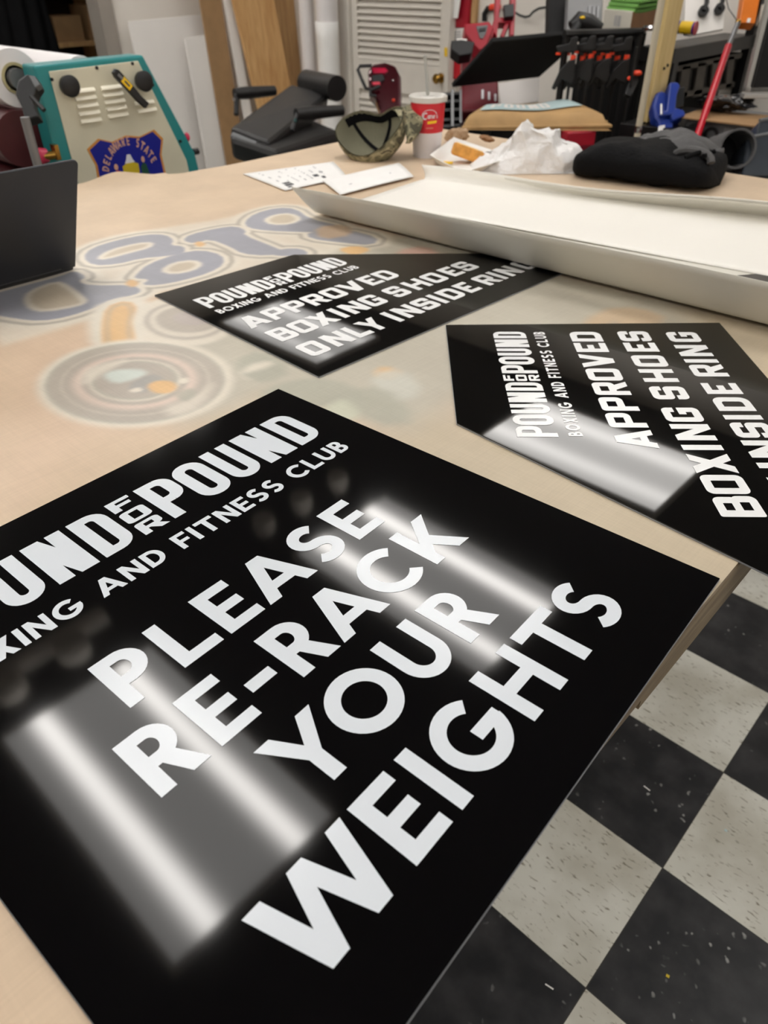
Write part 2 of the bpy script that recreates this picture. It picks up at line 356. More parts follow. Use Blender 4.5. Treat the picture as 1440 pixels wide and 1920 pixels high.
# ---------------------------------------------------------------- work table
ZT = 1.5128 - .475          # plane of the sign faces
TT = ZT - .0032             # table cover surface
TX0, TX1, TY0, TY1 = -1.93, -.119, -.95, 2.24
tb = thing('work_table', 'large wooden work table with worn dark edge', 'table', ((TX0 + TX1) / 2, .7, 0))
MB().bb(TX0, TX1, TY0, TY1, TT - .041, TT - .002).build('table_top', M['table_edge'], tb, bevel=.002)
MB().bb(TX0 + .004, TX1 - .002, .455, TY1 - .004, TT - .060, TT - .045).build('lower_board', M['table_edge'], tb)
MB().bb(TX0 + .08, TX1 - .1, TY0 + .08, TY1 - .08, TT - .15, TT - .060).build('apron', M['table_leg'], tb)
for x in (TX0 + .12, TX1 - .16):
    for y in (TY0 + .15, TY1 - .15): MB().bb(x - .045, x + .045, y - .045, y + .045, 0, TT - .1).build('leg', M['table_leg'], tb)

# printed cover sheet: an old banner seen faintly under a frosted sheet
def wpoly(pts): return np.array([[PZ(x, y, TT).x, PZ(x, y, TT).y] for x, y in pts])
def crop(pts): return [(x / 2, 260 + y / 2) for x, y in pts]
def crop2(pts): return [(x / 1.3222, 280 + y / 1.3222) for x, y in pts]
def smooth_closed(P, it=2):
    for _ in range(it):
        Q = np.roll(P, -1, 0); P = np.stack([P * .75 + Q * .25, P * .25 + Q * .75], 1).reshape(-1, 2)
    return P
def sdf(P, V):
    x = P[:, 0]; y = P[:, 1]; d = np.full(len(P), 1e9); ins = np.zeros(len(P), bool)
    n = len(V)
    for i in range(n):
        a = V[i]; b = V[(i + 1) % n]; e = b - a; L = max(e @ e, 1e-12)
        t = np.clip(((x - a[0]) * e[0] + (y - a[1]) * e[1]) / L, 0, 1)
        d = np.minimum(d, (x - a[0] - t * e[0]) ** 2 + (y - a[1] - t * e[1]) ** 2)
        if a[1] != b[1]:
            c = ((a[1] > y) != (b[1] > y)); xi = (b[0] - a[0]) * (y - a[1]) / (b[1] - a[1]) + a[0]
            ins ^= (c & (x < xi))
    d = np.sqrt(d); return np.where(ins, -d, d)
GX, GY = 480, 660
gx = np.linspace(TX0, TX1 - .0015, GX + 1); gy = np.linspace(TY0 + .6, TY1, GY + 1)
XX, YY = np.meshgrid(gx, gy, indexing='ij'); PP = np.stack([XX.ravel(), YY.ravel()], 1)
def L3(c): return np.array(lin(c)[:3])
TAN = L3((215, 192, 165)); PINK = L3((221, 195, 170)); BLUE = L3((162, 163, 172)); HALO = L3((228, 220, 205)); GREY = L3((182, 174, 161)); ORG = L3((226, 186, 132)); SAGE = L3((178, 177, 162)); PALE = L3((208, 207, 196)); BARE = L3((198, 184, 160)); MIST = L3((194, 190, 176))
COL = np.tile(TAN, (len(PP), 1))
def paint(poly, col, grow=0., soft=.008, a=1., sm=1, px=True):
    global COL
    V = wpoly(poly) if px else np.array(poly)
    if sm: V = smooth_closed(V, sm)
    lo = V.min(0) - .15 - grow; hi = V.max(0) + .15 + grow
    k = np.where((PP[:, 0] > lo[0]) & (PP[:, 0] < hi[0]) & (PP[:, 1] > lo[1]) & (PP[:, 1] < hi[1]))[0]
    if len(k) == 0: return
    t = np.clip((grow + soft - sdf(PP[k], V)) / (2 * soft), 0, 1); t = (t * t * (3 - 2 * t) * a)[:, None]
    COL[k] = COL[k] * (1 - t) + col * t
def ellp(cx, cy, rx, ry, n=28, rot=0):
    return [(cx + rx * math.cos(t) * math.cos(rot) - ry * math.sin(t) * math.sin(rot), cy + rx * math.cos(t) * math.sin(rot) + ry * math.sin(t) * math.cos(rot)) for t in [2 * math.pi * i / n for i in range(n)]]
# broad areas
paint([(0, 640), (150, 610), (330, 560), (420, 640), (300, 760), (120, 850), (0, 980), (0, 700)], PINK, 0, .06, .8)
paint([(300, 560), (560, 470), (800, 430), (1000, 500), (1250, 560), (1440, 600), (1440, 640), (1300, 760), (1000, 700), (860, 740), (820, 860), (700, 800), (520, 735), (430, 780), (320, 800), (300, 700)], MIST, 0, .05, .9)
paint([(850, 780), (1440, 1050), (1440, 1200), (1100, 1050), (700, 860)], BARE, .02, .05, 1)
paint([(1280, 570), (1440, 600), (1440, 720), (1350, 640)], BARE, .02, .05, 1)
# letters of the old print
letters = [
    (crop2([(-40, 365), (60, 338), (150, 315), (185, 300), (215, 316), (192, 328), (225, 338), (330, 336), (352, 350), (335, 361), (270, 373), (250, 387), (170, 415), (100, 426), (40, 420), (-40, 405)]),
     crop2([(72, 352), (138, 327), (165, 337), (203, 365), (213, 378), (193, 388), (112, 402), (78, 396), (62, 376)])),
    (crop2([(205, 268), (225, 245), (290, 225), (360, 211), (410, 211), (432, 225), (422, 238), (458, 240), (458, 258), (410, 265), (350, 270), (290, 285), (230, 288)]),
     crop2([(242, 270), (272, 250), (340, 233), (378, 231), (372, 243), (320, 256), (262, 272)])),
    (crop2([(338, 310), (365, 285), (440, 258), (500, 249), (552, 262), (556, 285), (520, 306), (450, 326), (390, 337), (350, 336), (372, 322), (332, 320)]),
     crop2([(400, 301), (430, 281), (480, 275), (500, 285), (478, 300), (430, 309)])),
    (crop2([(452, 226), (470, 211), (540, 195), (585, 190), (612, 202), (602, 212), (690, 246), (706, 256), (662, 264), (600, 259), (572, 242), (520, 222), (482, 234)]), None),
    (crop([(915, 312), (955, 280), (1040, 258), (1110, 262), (1160, 300), (1290, 330), (1240, 352), (1120, 350), (1000, 345), (930, 335)]),
     crop([(990, 305), (1030, 285), (1090, 280), (1130, 300), (1090, 320), (1020, 322)])),
    (crop([(1010, 430), (1060, 412), (1130, 412), (1160, 430), (1130, 440), (1040, 440)]), None),
    (crop([(1150, 350), (1300, 340), (1420, 370), (1400, 400), (1280, 390), (1160, 375)]), None),
]
paint(crop2([(-40, 345), (190, 290), (190, 260), (240, 220), (420, 192), (560, 172), (700, 130), (780, 165), (900, 190), (860, 250), (700, 285), (560, 305), (400, 352), (300, 385), (230, 420), (150, 445), (-40, 500)]), HALO, 0, .016, .75)
for o, i in letters: paint(o, HALO, .034, .012, .95)
for o, i in letters: paint(o, GREY, .021, .004, .9)
for o, i in letters: paint(o, HALO, .011, .004, 1)
for o, i in letters: paint(o, BLUE, .0, .0035, 1)
for o, i in letters:
    if i is not None:
        paint(i, HALO, .004, .006, 1); paint(i, L3((200, 186, 164)), -.008, .006, .9)
for c in ([(465, 545), (490, 525), (525, 540), (500, 560)], [(725, 392), (750, 383), (775, 397), (745, 408)], [(1260, 415), (1330, 400), (1400, 415), (1330, 440)]): paint(crop(c), ORG, 0, .006, 1)
# orange ribbon
paint(crop([(345, 640), (500, 590), (560, 640), (520, 700), (540, 790), (370, 800)]), HALO, .01, .012, 1)
paint(crop([(412, 632), (472, 612), (500, 640), (482, 700), (492, 780), (405, 790), (398, 700)]), ORG, .008, .006, 1); paint(crop([(412, 632), (472, 612), (500, 640), (482, 700), (492, 780), (405, 790), (398, 700)]), GREY, .004, .004, .4)
paint(crop([(420, 640), (465, 622), (486, 645), (470, 700), (478, 772), (420, 780), (412, 700)]), ORG, 0, .005, 1)
# two wheels
TAUPE = L3((185, 176, 164)); BLUSH = L3((226, 206, 192))
paint(crop2(ellp(458, 425, 118, 58)), HALO, .008, .008, .9); paint(crop2(ellp(460, 425, 104, 48)), TAUPE, 0, .006, .8); paint(crop2(ellp(462, 424, 92, 41)), HALO, 0, .005, .8); paint(crop2(ellp(466, 422, 80, 33)), TAUPE, 0, .006, .85); paint(crop2(ellp(480, 418, 52, 18)), L3((190, 180, 174)), 0, .006, .9)
for cx, cy, rx, ry, k in ((253, 719, 185, 83, 1),):
    ang = -.05
    if k == 1:
        for s_, c_, so, a_ in ((1.0, HALO, .010, 1), (.92, SAGE, .006, .8), (.90, TAUPE, .006, .9), (.76, HALO, .004, .55), (.745, TAUPE, .004, 1), (.63, BLUSH, .010, .95), (.55, TAUPE, .006, .95), (.47, HALO, .005, .9), (.44, SAGE, .004, .9), (.42, TAUPE, .006, 1)): paint(ellp(cx, cy - (1 - s_) * 10, rx * s_, ry * s_, rot=ang), c_, 0, so, a_)
        paint(crop2([(205, 548), (250, 530), (330, 516), (250, 560), (200, 590)]), HALO, 0, .010, .8); paint(crop2([(400, 640), (480, 615), (540, 570), (500, 640), (430, 665)]), HALO, 0, .012, .7)
        paint(crop([(385, 890), (420, 868), (520, 862), (560, 880), (500, 905), (430, 920)]), L3((214, 222, 214)), 0, .008, 1)
        paint(crop([(470, 930), (560, 880), (620, 895), (600, 940), (520, 955)]), L3((168, 166, 162)), 0, .006, .8)
        paint(crop([(548, 925), (590, 905), (650, 910), (668, 935), (630, 958), (570, 952)]), ORG, 0, .005, 1)
        paint(crop([(665, 905), (700, 893), (712, 912), (680, 920)]), HALO, 0, .004, 1); paint(crop([(480, 945), (520, 930), (540, 945), (500, 952)]), HALO, 0, .004, 1)
        paint(crop([(650, 960), (720, 930), (740, 960), (690, 990)]), SAGE, 0, .006, .8); paint(crop2([(585, 545), (640, 520), (672, 535), (630, 572), (600, 570)]), HALO, 0, .006, .7)
# right part of the print, mostly greenish grey planes
for pts, c_ in (([(880, 830), (980, 790), (1100, 870), (1000, 920), (900, 890)], SAGE), ([(930, 850), (1010, 830), (1030, 850), (900, 885)], HALO), ([(950, 960), (1100, 900), (1250, 900), (1400, 960), (1300, 1010), (1060, 1000)], SAGE),
                ([(1210, 1010), (1290, 970), (1380, 1000), (1330, 1060), (1220, 1050)], L3((208, 210, 190))), ([(1395, 880), (1440, 850), (1520, 880), (1450, 910)], ORG), ([(1000, 1040), (1150, 1020), (1240, 1080), (1100, 1110)], PALE),
                ([(1380, 560), (1500, 590), (1700, 660), (1600, 700), (1400, 640)], SAGE), ([(1480, 690), (1560, 660), (1640, 690), (1560, 740)], L3((214, 190, 160))), ([(1180, 330), (1300, 320), (1330, 360), (1200, 380)], L3((204, 178, 150)))): paint(crop(pts), c_, 0, .010, .9)
for pts, c_ in (([(1060, 640), (1120, 580), (1200, 575), (1260, 600), (1180, 640), (1100, 660)], L3((214, 188, 156))), ([(1085, 650), (1150, 600), (1160, 610), (1110, 655)], GREY), ([(740, 470), (800, 460), (830, 480), (760, 486)], L3((216, 176, 160))), ([(690, 700), (760, 690), (800, 740), (720, 760)], PALE), ([(860, 760), (960, 800), (1000, 860), (920, 850)], L3((192, 178, 152))), ([(640, 740), (720, 720), (790, 790), (700, 800)], SAGE)): paint(pts, c_, 0, .012, .85)
def cover_mat():
    m_ = mat('frosted_cover_print', (200, 200, 200), .42, spec=.35); nt = m_.node_tree; N = nt.nodes.new; L = nt.links.new; B = nt.nodes['Principled BSDF']
    at = N('ShaderNodeVertexColor'); at.layer_name = 'print'
    tc = N('ShaderNodeTexCoord'); n1 = N('ShaderNodeTexNoise'); n1.inputs['Scale'].default_value = 5; n1.inputs['Detail'].default_value = 6; n1.inputs['Roughness'].default_value = .65; L(tc.outputs['Object'], n1.inputs['Vector'])
    r1 = N('ShaderNodeValToRGB'); e = r1.color_ramp.elements; e[0].position = .3; e[0].color = (.88, .87, .86, 1); e[1].position = .7; e[1].color = (1.05, 1.05, 1.05, 1); L(n1.outputs['Fac'], r1.inputs[0])
    mx = N('ShaderNodeMix'); mx.data_type = 'RGBA'; mx.blend_type = 'MULTIPLY'; mx.inputs[0].default_value = 1; L(at.outputs[0], mx.inputs[6]); L(r1.outputs[0], mx.inputs[7])
    # fine knife scratches
    mp = N('ShaderNodeMapping'); mp.inputs['Scale'].default_value = (420, 9, 1); mp.inputs['Rotation'].default_value = (0, 0, R_(8)); L(tc.outputs['Object'], mp.inputs[0])
    n2 = N('ShaderNodeTexNoise'); n2.inputs['Scale'].default_value = 1; n2.inputs['Detail'].default_value = 2; L(mp.outputs[0], n2.inputs['Vector'])
    mp3 = N('ShaderNodeMapping'); mp3.inputs['Scale'].default_value = (9, 420, 1); mp3.inputs['Rotation'].default_value = (0, 0, R_(-5)); L(tc.outputs['Object'], mp3.inputs[0])
    n3 = N('ShaderNodeTexNoise'); n3.inputs['Scale'].default_value = 1; n3.inputs['Detail'].default_value = 2; L(mp3.outputs[0], n3.inputs['Vector'])
    ad = N('ShaderNodeMath'); ad.operation = 'ADD'; L(n2.outputs['Fac'], ad.inputs[0]); L(n3.outputs['Fac'], ad.inputs[1])
    r2 = N('ShaderNodeValToRGB'); e = r2.color_ramp.elements; e[0].position = .40; e[0].color = (.97, .97, .965, 1); e[1].position = .62; e[1].color = (1.03, 1.03, 1.03, 1)
    hf = N('ShaderNodeMath'); hf.operation = 'MULTIPLY'; hf.inputs[1].default_value = .5; L(ad.outputs[0], hf.inputs[0]); L(hf.outputs[0], r2.inputs[0])
    m2 = N('ShaderNodeMix'); m2.data_type = 'RGBA'; m2.blend_type = 'MULTIPLY'; m2.inputs[0].default_value = 1; L(mx.outputs[2], m2.inputs[6]); L(r2.outputs[0], m2.inputs[7])
    L(m2.outputs[2], B.inputs['Base Color']); return m_
# sheet geometry: left side bulges out over the table edge, as in the photo
left = [(-.95, -1.95), (.6, -1.99), (.97, -2.05), (1.11, -2.10), (1.17, -1.99), (1.25, -1.955), (1.42, -1.94), (1.84, -1.94), (2.3, -1.94)]
def leftx(y):
    for (a, xa), (b, xb) in zip(left, left[1:]):
        if a <= y <= b:
            t = (y - a) / (b - a); t = t * t * (3 - 2 * t); return xa + (xb - xa) * t
    return TX0
vs = []
for i in range(GX + 1):
    for j in range(GY + 1):
        x, y = XX[i, j], YY[i, j]
        if i < 9: x = x + (leftx(y) - TX0) * (1 - i / 9)
        z = TT
        if i < 3 and y < 1.2: z += .004 * (1 - i / 3)
        vs.append((x, y, z))
cv = MB(); cv.v = [Vector(p) for p in vs]
cv.f = [(i * (GY + 1) + j, (i + 1) * (GY + 1) + j, (i + 1) * (GY + 1) + j + 1, i * (GY + 1) + j + 1) for i in range(GX) for j in range(GY)]
cover = cv.flat('table_cover', cover_mat()); tagobj(cover, 'frosted table cover with a faded blue lettered banner showing through', 'table cover')
ca = cover.data.color_attributes.new('print', 'FLOAT_COLOR', 'POINT')
ca.data.foreach_set('color', np.concatenate([COL, np.ones((len(COL), 1))], 1).astype(np.float32).ravel())
for p in cover.data.polygons: p.use_smooth = True

# ---------------------------------------------------------------- lettering
def arc(cx, cy, rx, ry, a0, a1, n=14): return [(cx + rx * math.cos(R_(a0 + (a1 - a0) * i / n)), cy + ry * math.sin(R_(a0 + (a1 - a0) * i / n))) for i in range(n + 1)]
def strip(o, i): return [[o[k], o[k + 1], i[k + 1], i[k]] for k in range(len(o) - 1)]
def cstrip(o, i): return strip(o + [o[0]], i + [i[0]])
def stroke(p, wd):
    P = [Vector((a, b)) for a, b in p]; L_ = []; R2 = []; h = wd / 2
    for k, q in enumerate(P):
        if k == 0: t = (P[1] - q).normalized(); n = Vector((-t.y, t.x)); s = h
        elif k == len(P) - 1: t = (q - P[k - 1]).normalized(); n = Vector((-t.y, t.x)); s = h
        else:
            t0 = (q - P[k - 1]).normalized(); t1 = (P[k + 1] - q).normalized(); n = Vector((-(t0 + t1).y, (t0 + t1).x)).normalized()
            s = h / max(.3, n.dot(Vector((-t0.y, t0.x))))
        L_.append(tuple(q + n * s)); R2.append(tuple(q - n * s))
    return strip(L_, R2)
def rect(x0, y0, x1, y1): return [(x0, y0), (x1, y0), (x1, y1), (x0, y1)]
def rr(x0, y0, x1, y1, r, n=6, ry=None):   # rounded rect, r = (bl, br, tr, tl)
    if not isinstance(r, tuple): r = (r,) * 4
    ry = ry or r
    if not isinstance(ry, tuple): ry = (ry,) * 4
    return arc(x0 + r[0], y0 + ry[0], r[0], ry[0], 180, 270, n) + arc(x1 - r[1], y0 + ry[1], r[1], ry[1], 270, 360, n) + arc(x1 - r[2], y1 - ry[2], r[2], ry[2], 0, 90, n) + arc(x0 + r[3], y1 - ry[3], r[3], ry[3], 90, 180, n)
def roundp(p, r, n=5):
    out = [p[0]]
    for a, b, c in zip(p, p[1:], p[2:]):
        A, B_, D = Vector(a), Vector(b), Vector(c); u = (A - B_).normalized(); v = (D - B_).normalized(); q = min(r, (A - B_).length * .49, (D - B_).length * .49)
        for k in range(n + 1):
            t = k / n; out.append(tuple((B_ + u * q) * (1 - t) ** 2 + B_ * 2 * t * (1 - t) + (B_ + v * q) * t * t))
    return out + [p[-1]]
def bowl(x, yb, yt, wo, s, h, n=14):   # half bowl: flat from x then round
    ro = (yt - yb) / 2; cy = (yt + yb) / 2; cx = wo - min(ro * 1.02, wo - x); rx = wo - cx
    o = [(x, yt)] + arc(cx, cy, rx, ro, 90, -90, n) + [(x, yb)]
    i = [(x, yt - h)] + arc(cx, cy, max(rx - s, .03), ro - h, 90, -90, n) + [(x, yb + h)]
    return strip(o, i)
def G(ch):   # heavy geometric sans
    s, h = .22, .19
    if ch == 'P': return [rect(0, 0, s, 1)] + bowl(.2, .35, 1, .67, s, h), .67
    if ch == 'R': return [rect(0, 0, s, 1)] + bowl(.2, .37, 1, .655, s, h) + [[(.28, .37), (.42, .48), (.60, .40), (.725, 0), (.465, 0), (.31, .38)][0:0] or [(.27, .40), (.50, .44), (.725, 0), (.465, 0)]], .725
    if ch == 'E': return [rect(0, 0, s, 1), rect(s, 0, .645, h), rect(s, .81, .635, 1), rect(s, .405, .585, .59)], .645
    if ch == 'F': return [rect(0, 0, s, 1), rect(s, .81, .63, 1), rect(s, .38, .575, .565)], .63
    if ch == 'L': return [rect(0, 0, s, 1), rect(s, 0, .675, .195)], .675
    if ch == 'A': return [[(0, 0), (.238, 0), (.61, 1), (.37, 1)], [(.762, 0), (1, 0), (.63, 1), (.39, 1)], rect(.16, .195, .84, .375)], 1.0
    if ch == 'I': return [rect(0, 0, .226, 1)], .226
    if ch == 'H': return [rect(0, 0, s, 1), rect(.635, 0, .855, 1), rect(s, .405, .635, .60)], .855
    if ch == 'T': return [rect(.3025, 0, .5325, 1), rect(0, .80, .3025, 1), rect(.5325, .80, .835, 1)], .835
    if ch == '-': return [rect(0, .325, .43, .515)], .43
    if ch == 'O': return cstrip(arc(.525, .5, .525, .518, 0, 351, 39), arc(.525, .5, .305, .298, 0, 351, 39)), 1.05
    if ch == 'C': return strip(arc(.52, .5, .525, .518, 44, 316, 34), arc(.52, .5, .31, .31, 44, 316, 34)), .92
    if ch == 'G': return strip(arc(.52, .5, .52, .518, 48, 352, 34), arc(.52, .5, .305, .305, 48, 352, 34)) + [rect(.54, .345, 1.02, .535)], 1.02
    if ch == 'U': return strip([(0, 1)] + [(0, .39)] + arc(.393, .39, .393, .405, 180, 360, 18)[1:] + [(.786, 1)], [(.214, 1)] + [(.214, .39)] + arc(.393, .39, .179, .195, 180, 360, 18)[1:] + [(.572, 1)]), .786
    if ch == 'Y': return [[(.362, 0), (.578, 0), (.578, .41), (.362, .41)], [(0, 1), (.245, 1), (.578, .41), (.362, .41)], [(.94, 1), (.695, 1), (.362, .41), (.578, .41)]], .94
    if ch == 'K': return [rect(0, 0, s, 1), [(.2, .50), (.585, 1), (.868, 1), (.2, .17)], [(.30, .44), (.60, 0), (.875, 0), (.47, .60)]], .875
    if ch == 'W': return [[(0, 1), (.24, 1), (.505, 0), (.27, 0)], [(.27, 0), (.505, 0), (.83, 1), (.608, 1)], [(.608, 1), (.83, 1), (1.157, 0), (.93, 0)], [(.93, 0), (1.157, 0), (1.426, 1), (1.19, 1)]], 1.426
    if ch == 'S': return stroke(arc(.365, .708, .24, .208, 38, 90, 5)[:-1] + arc(.365, .708, .24, .208, 90, 262, 13) + arc(.365, .292, .252, .208, 82, -90, 13)[0:] + arc(.365, .292, .252, .208, -90, -142, 5)[1:], .205), .73
    if ch == 'B': return [rect(0, 0, s, 1)] + bowl(.2, .44, 1, .60, s, .18) + bowl(.2, 0, .57, .66, s, .18), .66
    if ch == 'X': return [[(0, 0), (.26, 0), (.78, 1), (.52, 1)], [(.52, 0), (.80, 0), (.27, 1), (.01, 1)]], .80
    if ch == 'N': return [rect(0, 0, .21, 1), rect(.60, 0, .81, 1), [(0, 1), (.24, 1), (.81, 0), (.57, 0)]], .81
    if ch == 'D': return [rect(0, 0, s, 1)] + strip([(.2, 1)] + arc(.33, .5, .46, .5, 90, -90, 18) + [(.2, 0)], [(.2, .81)] + arc(.33, .5, .24, .31, 90, -90, 18) + [(.2, .19)]), .79
def Cn(ch):   # condensed heavy
    s = .19
    if ch == 'P': return [rect(0, 0, s, 1)] + strip(rr(.1, .37, .53, 1, (.02, .22, .22, .02))[7:21] + [], rr(.18, .53, .335, .86, (.01, .07, .07, .01))[7:21]) + [rect(.1, .86, .3, 1), rect(.1, .37, .3, .53)], .53
    if ch == 'O': return cstrip(rr(0, -.012, .52, 1.012, .245), rr(.192, .16, .328, .84, .065)), .52
    if ch == 'U': return strip([(0, 1), (0, .24)] + arc(.25, .235, .25, .247, 180, 360, 16)[1:] + [(.5, 1)], [(.19, 1), (.19, .24)] + arc(.25, .22, .06, .06, 180, 360, 16)[1:] + [(.31, 1)]), .5
    if ch == 'N': return [rect(0, 0, .213, 1), rect(.343, 0, .556, 1), [(0, 1), (.25, 1), (.556, 0), (.306, 0)]], .556
    if ch == 'D': return cstrip(rr(0, 0, .495, 1, (.01, .24, .24, .01)), rr(.19, .15, .312, .85, (.01, .06, .06, .01))), .495
def S(ch):   # squared heavy
    a, h = .235, .215
    def rb(p, wd=.225, r=.13): return stroke(roundp(p, r), wd)
    if ch == 'O': return cstrip(rr(0, 0, .77, 1, .17, 5), rr(a, h, .77 - a, 1 - h, .012, 5)), .77
    if ch == 'D': return cstrip(rr(0, 0, .76, 1, (.01, .26, .26, .01), 5), rr(a, h, .76 - a, 1 - h, (.01, .09, .09, .01), 5)), .76
    if ch == 'P': return [rect(0, 0, a, .5)] + cstrip(rr(0, .34, .755, 1, (.01, .19, .17, .12), 5), rr(a, .54, .52, .80, .012, 5)), .755
    if ch == 'R': return [rect(0, 0, a, .5)] + cstrip(rr(0, .36, .755, 1, (.01, .17, .17, .12), 5), rr(a, .56, .52, .80, .012, 5)) + [[(.30, .37), (.60, .37), (.80, 0), (.53, 0)]], .80
    if ch == 'B': return cstrip(rr(0, .46, .73, 1, (.01, .12, .17, .06), 5), rr(a, .60, .50, .80, .012, 5)) + cstrip(rr(0, 0, .77, .56, (.06, .17, .14, .01), 5), rr(a, .20, .535, .42, .012, 5)), .77
    if ch == 'A': return [[(0, 0), (.25, 0), (.59, 1), (.30, 1)], [(.65, 0), (.90, 0), (.60, 1), (.31, 1)], rect(.14, .17, .76, .36)], .90
    if ch == 'V': return [[(0, 1), (.26, 1), (.60, 0), (.31, 0)], [(.64, 1), (.90, 1), (.59, 0), (.30, 0)]], .90
    if ch == 'E': return [rect(0, 0, a, 1), rect(a, 0, .64, h), rect(a, 1 - h, .64, 1), rect(a, .40, .50, .60)], .64
    if ch == 'F': return [rect(0, 0, .3, 1), rect(.3, .76, .9, 1), rect(.3, .34, .8, .58)], .9
    if ch == 'L': return [rect(0, 0, a, 1), rect(a, 0, .64, h + .03)], .64
    if ch == 'I': return [rect(0, 0, .235, 1)], .235
    if ch == 'H': return [rect(0, 0, a, 1), rect(.57, 0, .805, 1), rect(a, .39, .57, .61)], .805
    if ch == 'N': return [rect(0, 0, a, 1), rect(.555, 0, .79, 1), [(0, 1), (.25, 1), (.79, 0), (.54, 0)]], .79
    if ch == 'X': return [[(0, 0), (.28, 0), (.82, 1), (.54, 1)], [(.54, 0), (.82, 0), (.28, 1), (0, 1)]], .82
    if ch == 'Y': return [[(.30, 0), (.535, 0), (.535, .42), (.30, .42)], [(0, 1), (.27, 1), (.535, .42), (.30, .42)], [(.835, 1), (.565, 1), (.30, .42), (.535, .42)]], .835
    top_, bot_, term = rr(0, .785, .75, 1, (.005, .005, .17, .17)), rr(0, 0, .75, .215, (.17, .17, .005, .005)), rect(.515, .67, .75, .86)
    if ch == 'G': return [top_, bot_, term, rect(0, .12, .235, .88), rect(.515, .12, .75, .57), rect(.39, .37, .75, .57)], .75
    if ch == 'S': return [top_, bot_, term, rr(0, .40, .235, .88, (.15, .005, .005, .005)), rr(0, .40, .75, .615, (.15, .005, .15, .005)), rr(.515, .12, .75, .615, (.005, .005, .15, .005)), rect(0, .14, .235, .33)], .75
from mathutils.geometry import delaunay_2d_cdt
def union(polys):
    vs = []; fs = []
    for p in polys:
        q = [Vector((a, b)) for a, b in p]; ar = sum(q[i].x * q[(i + 1) % len(q)].y - q[(i + 1) % len(q)].x * q[i].y for i in range(len(q)))
        if abs(ar) < 1e-9: continue
        if ar < 0: q = q[::-1]
        fs.append(list(range(len(vs), len(vs) + len(q)))); vs += q
    V, E_, F_, _, _, OF = delaunay_2d_cdt(vs, [], fs, 0, 1e-6)
    return [[(V[i].x, V[i].y) for i in f] for f, o in zip(F_, OF) if len(o)]
def put(mb, glyph, u, v, H, sx=1., z=.0003, wid=None):
    polys, w0 = glyph
    k = (wid / w0 if wid else H * sx)
    for p in union(polys):
        q = [Vector((u + a * k, -(v + H) + b * H, z)) for a, b in p]
        ar = sum(q[i].x * q[(i + 1) % len(q)].y - q[(i + 1) % len(q)].x * q[i].y for i in range(len(q)))
        if abs(ar) < 1e-12: continue
        mb.poly(q if ar > 0 else q[::-1])
def text_fit(mb, s, font, u0, u1, v, H, sx=1., gap=.1, space=.42):
    n = 0; tot = 0
    for c in s: tot += space if c == ' ' else font(c)[1] * sx
    cnt = len(s) - 1; g = ((u1 - u0) / H - tot) / cnt
    x = u0
    for c in s:
        if c == ' ': x += (space + g) * H; continue
        gl = font(c); put(mb, gl, x, v, H, sx); x += (gl[1] * sx + g) * H
def logo(mb, u0, width, v, H):
    k = width / .505
    for ch, o, wd in (('P', 0, .0415), ('O', .0453, .041), ('U', .0926, .0393), ('N', .1399, .0438), ('D', .1914, .0392)):
        put(mb, Cn(ch), u0 + o * k, v, H, wid=wd * k); put(mb, Cn(ch), u0 + (o + .2753) * k, v, H, wid=wd * k)
    fh = H * .285
    put(mb, S('F'), u0 + .2382 * k, v, fh, wid=.0285 * k); put(mb, S('O'), u0 + .2376 * k, v + H * .345, fh * 1.05, wid=.0302 * k); put(mb, S('R'), u0 + .2382 * k, v + H * .70, fh * 1.05, wid=.0305 * k)
def sign(name, label, o, d, outline, matl):
    a = math.atan2(d[1], d[0]); t = thing(name, label, 'sign', (o[0], o[1], ZT), rz=a)
    MB().prism([(x, -y, 0) for x, y in outline], (0, 0, -.003)).build('panel', matl, t)
    n = len(outline); e = MB(); cx = sum(p[0] for p in outline) / n; cy = sum(p[1] for p in outline) / n
    for i in range(n):
        p, q = Vector(outline[i]), Vector(outline[(i + 1) % n]); dirn = (q - p).normalized(); nn = Vector((dirn.y, -dirn.x))
        if nn.dot(p - Vector((cx, cy))) < 0: nn = -nn
        a_, b_ = p + nn * .0004, q + nn * .0004
        e.quad((p.x, -p.y, -.0029), (q.x, -q.y, -.0029), (b_.x, -b_.y, -.0029), (a_.x, -a_.y, -.0029)); e.quad((a_.x, -a_.y, -.0029), (b_.x, -b_.y, -.0029), (b_.x, -b_.y, -.0012), (a_.x, -a_.y, -.0012)); e.quad((p.x, -p.y, -.0012), (q.x, -q.y, -.0012), (b_.x, -b_.y, -.0012), (a_.x, -a_.y, -.0012))
    e.build('cut_edge', M['edge'], t)
    return t
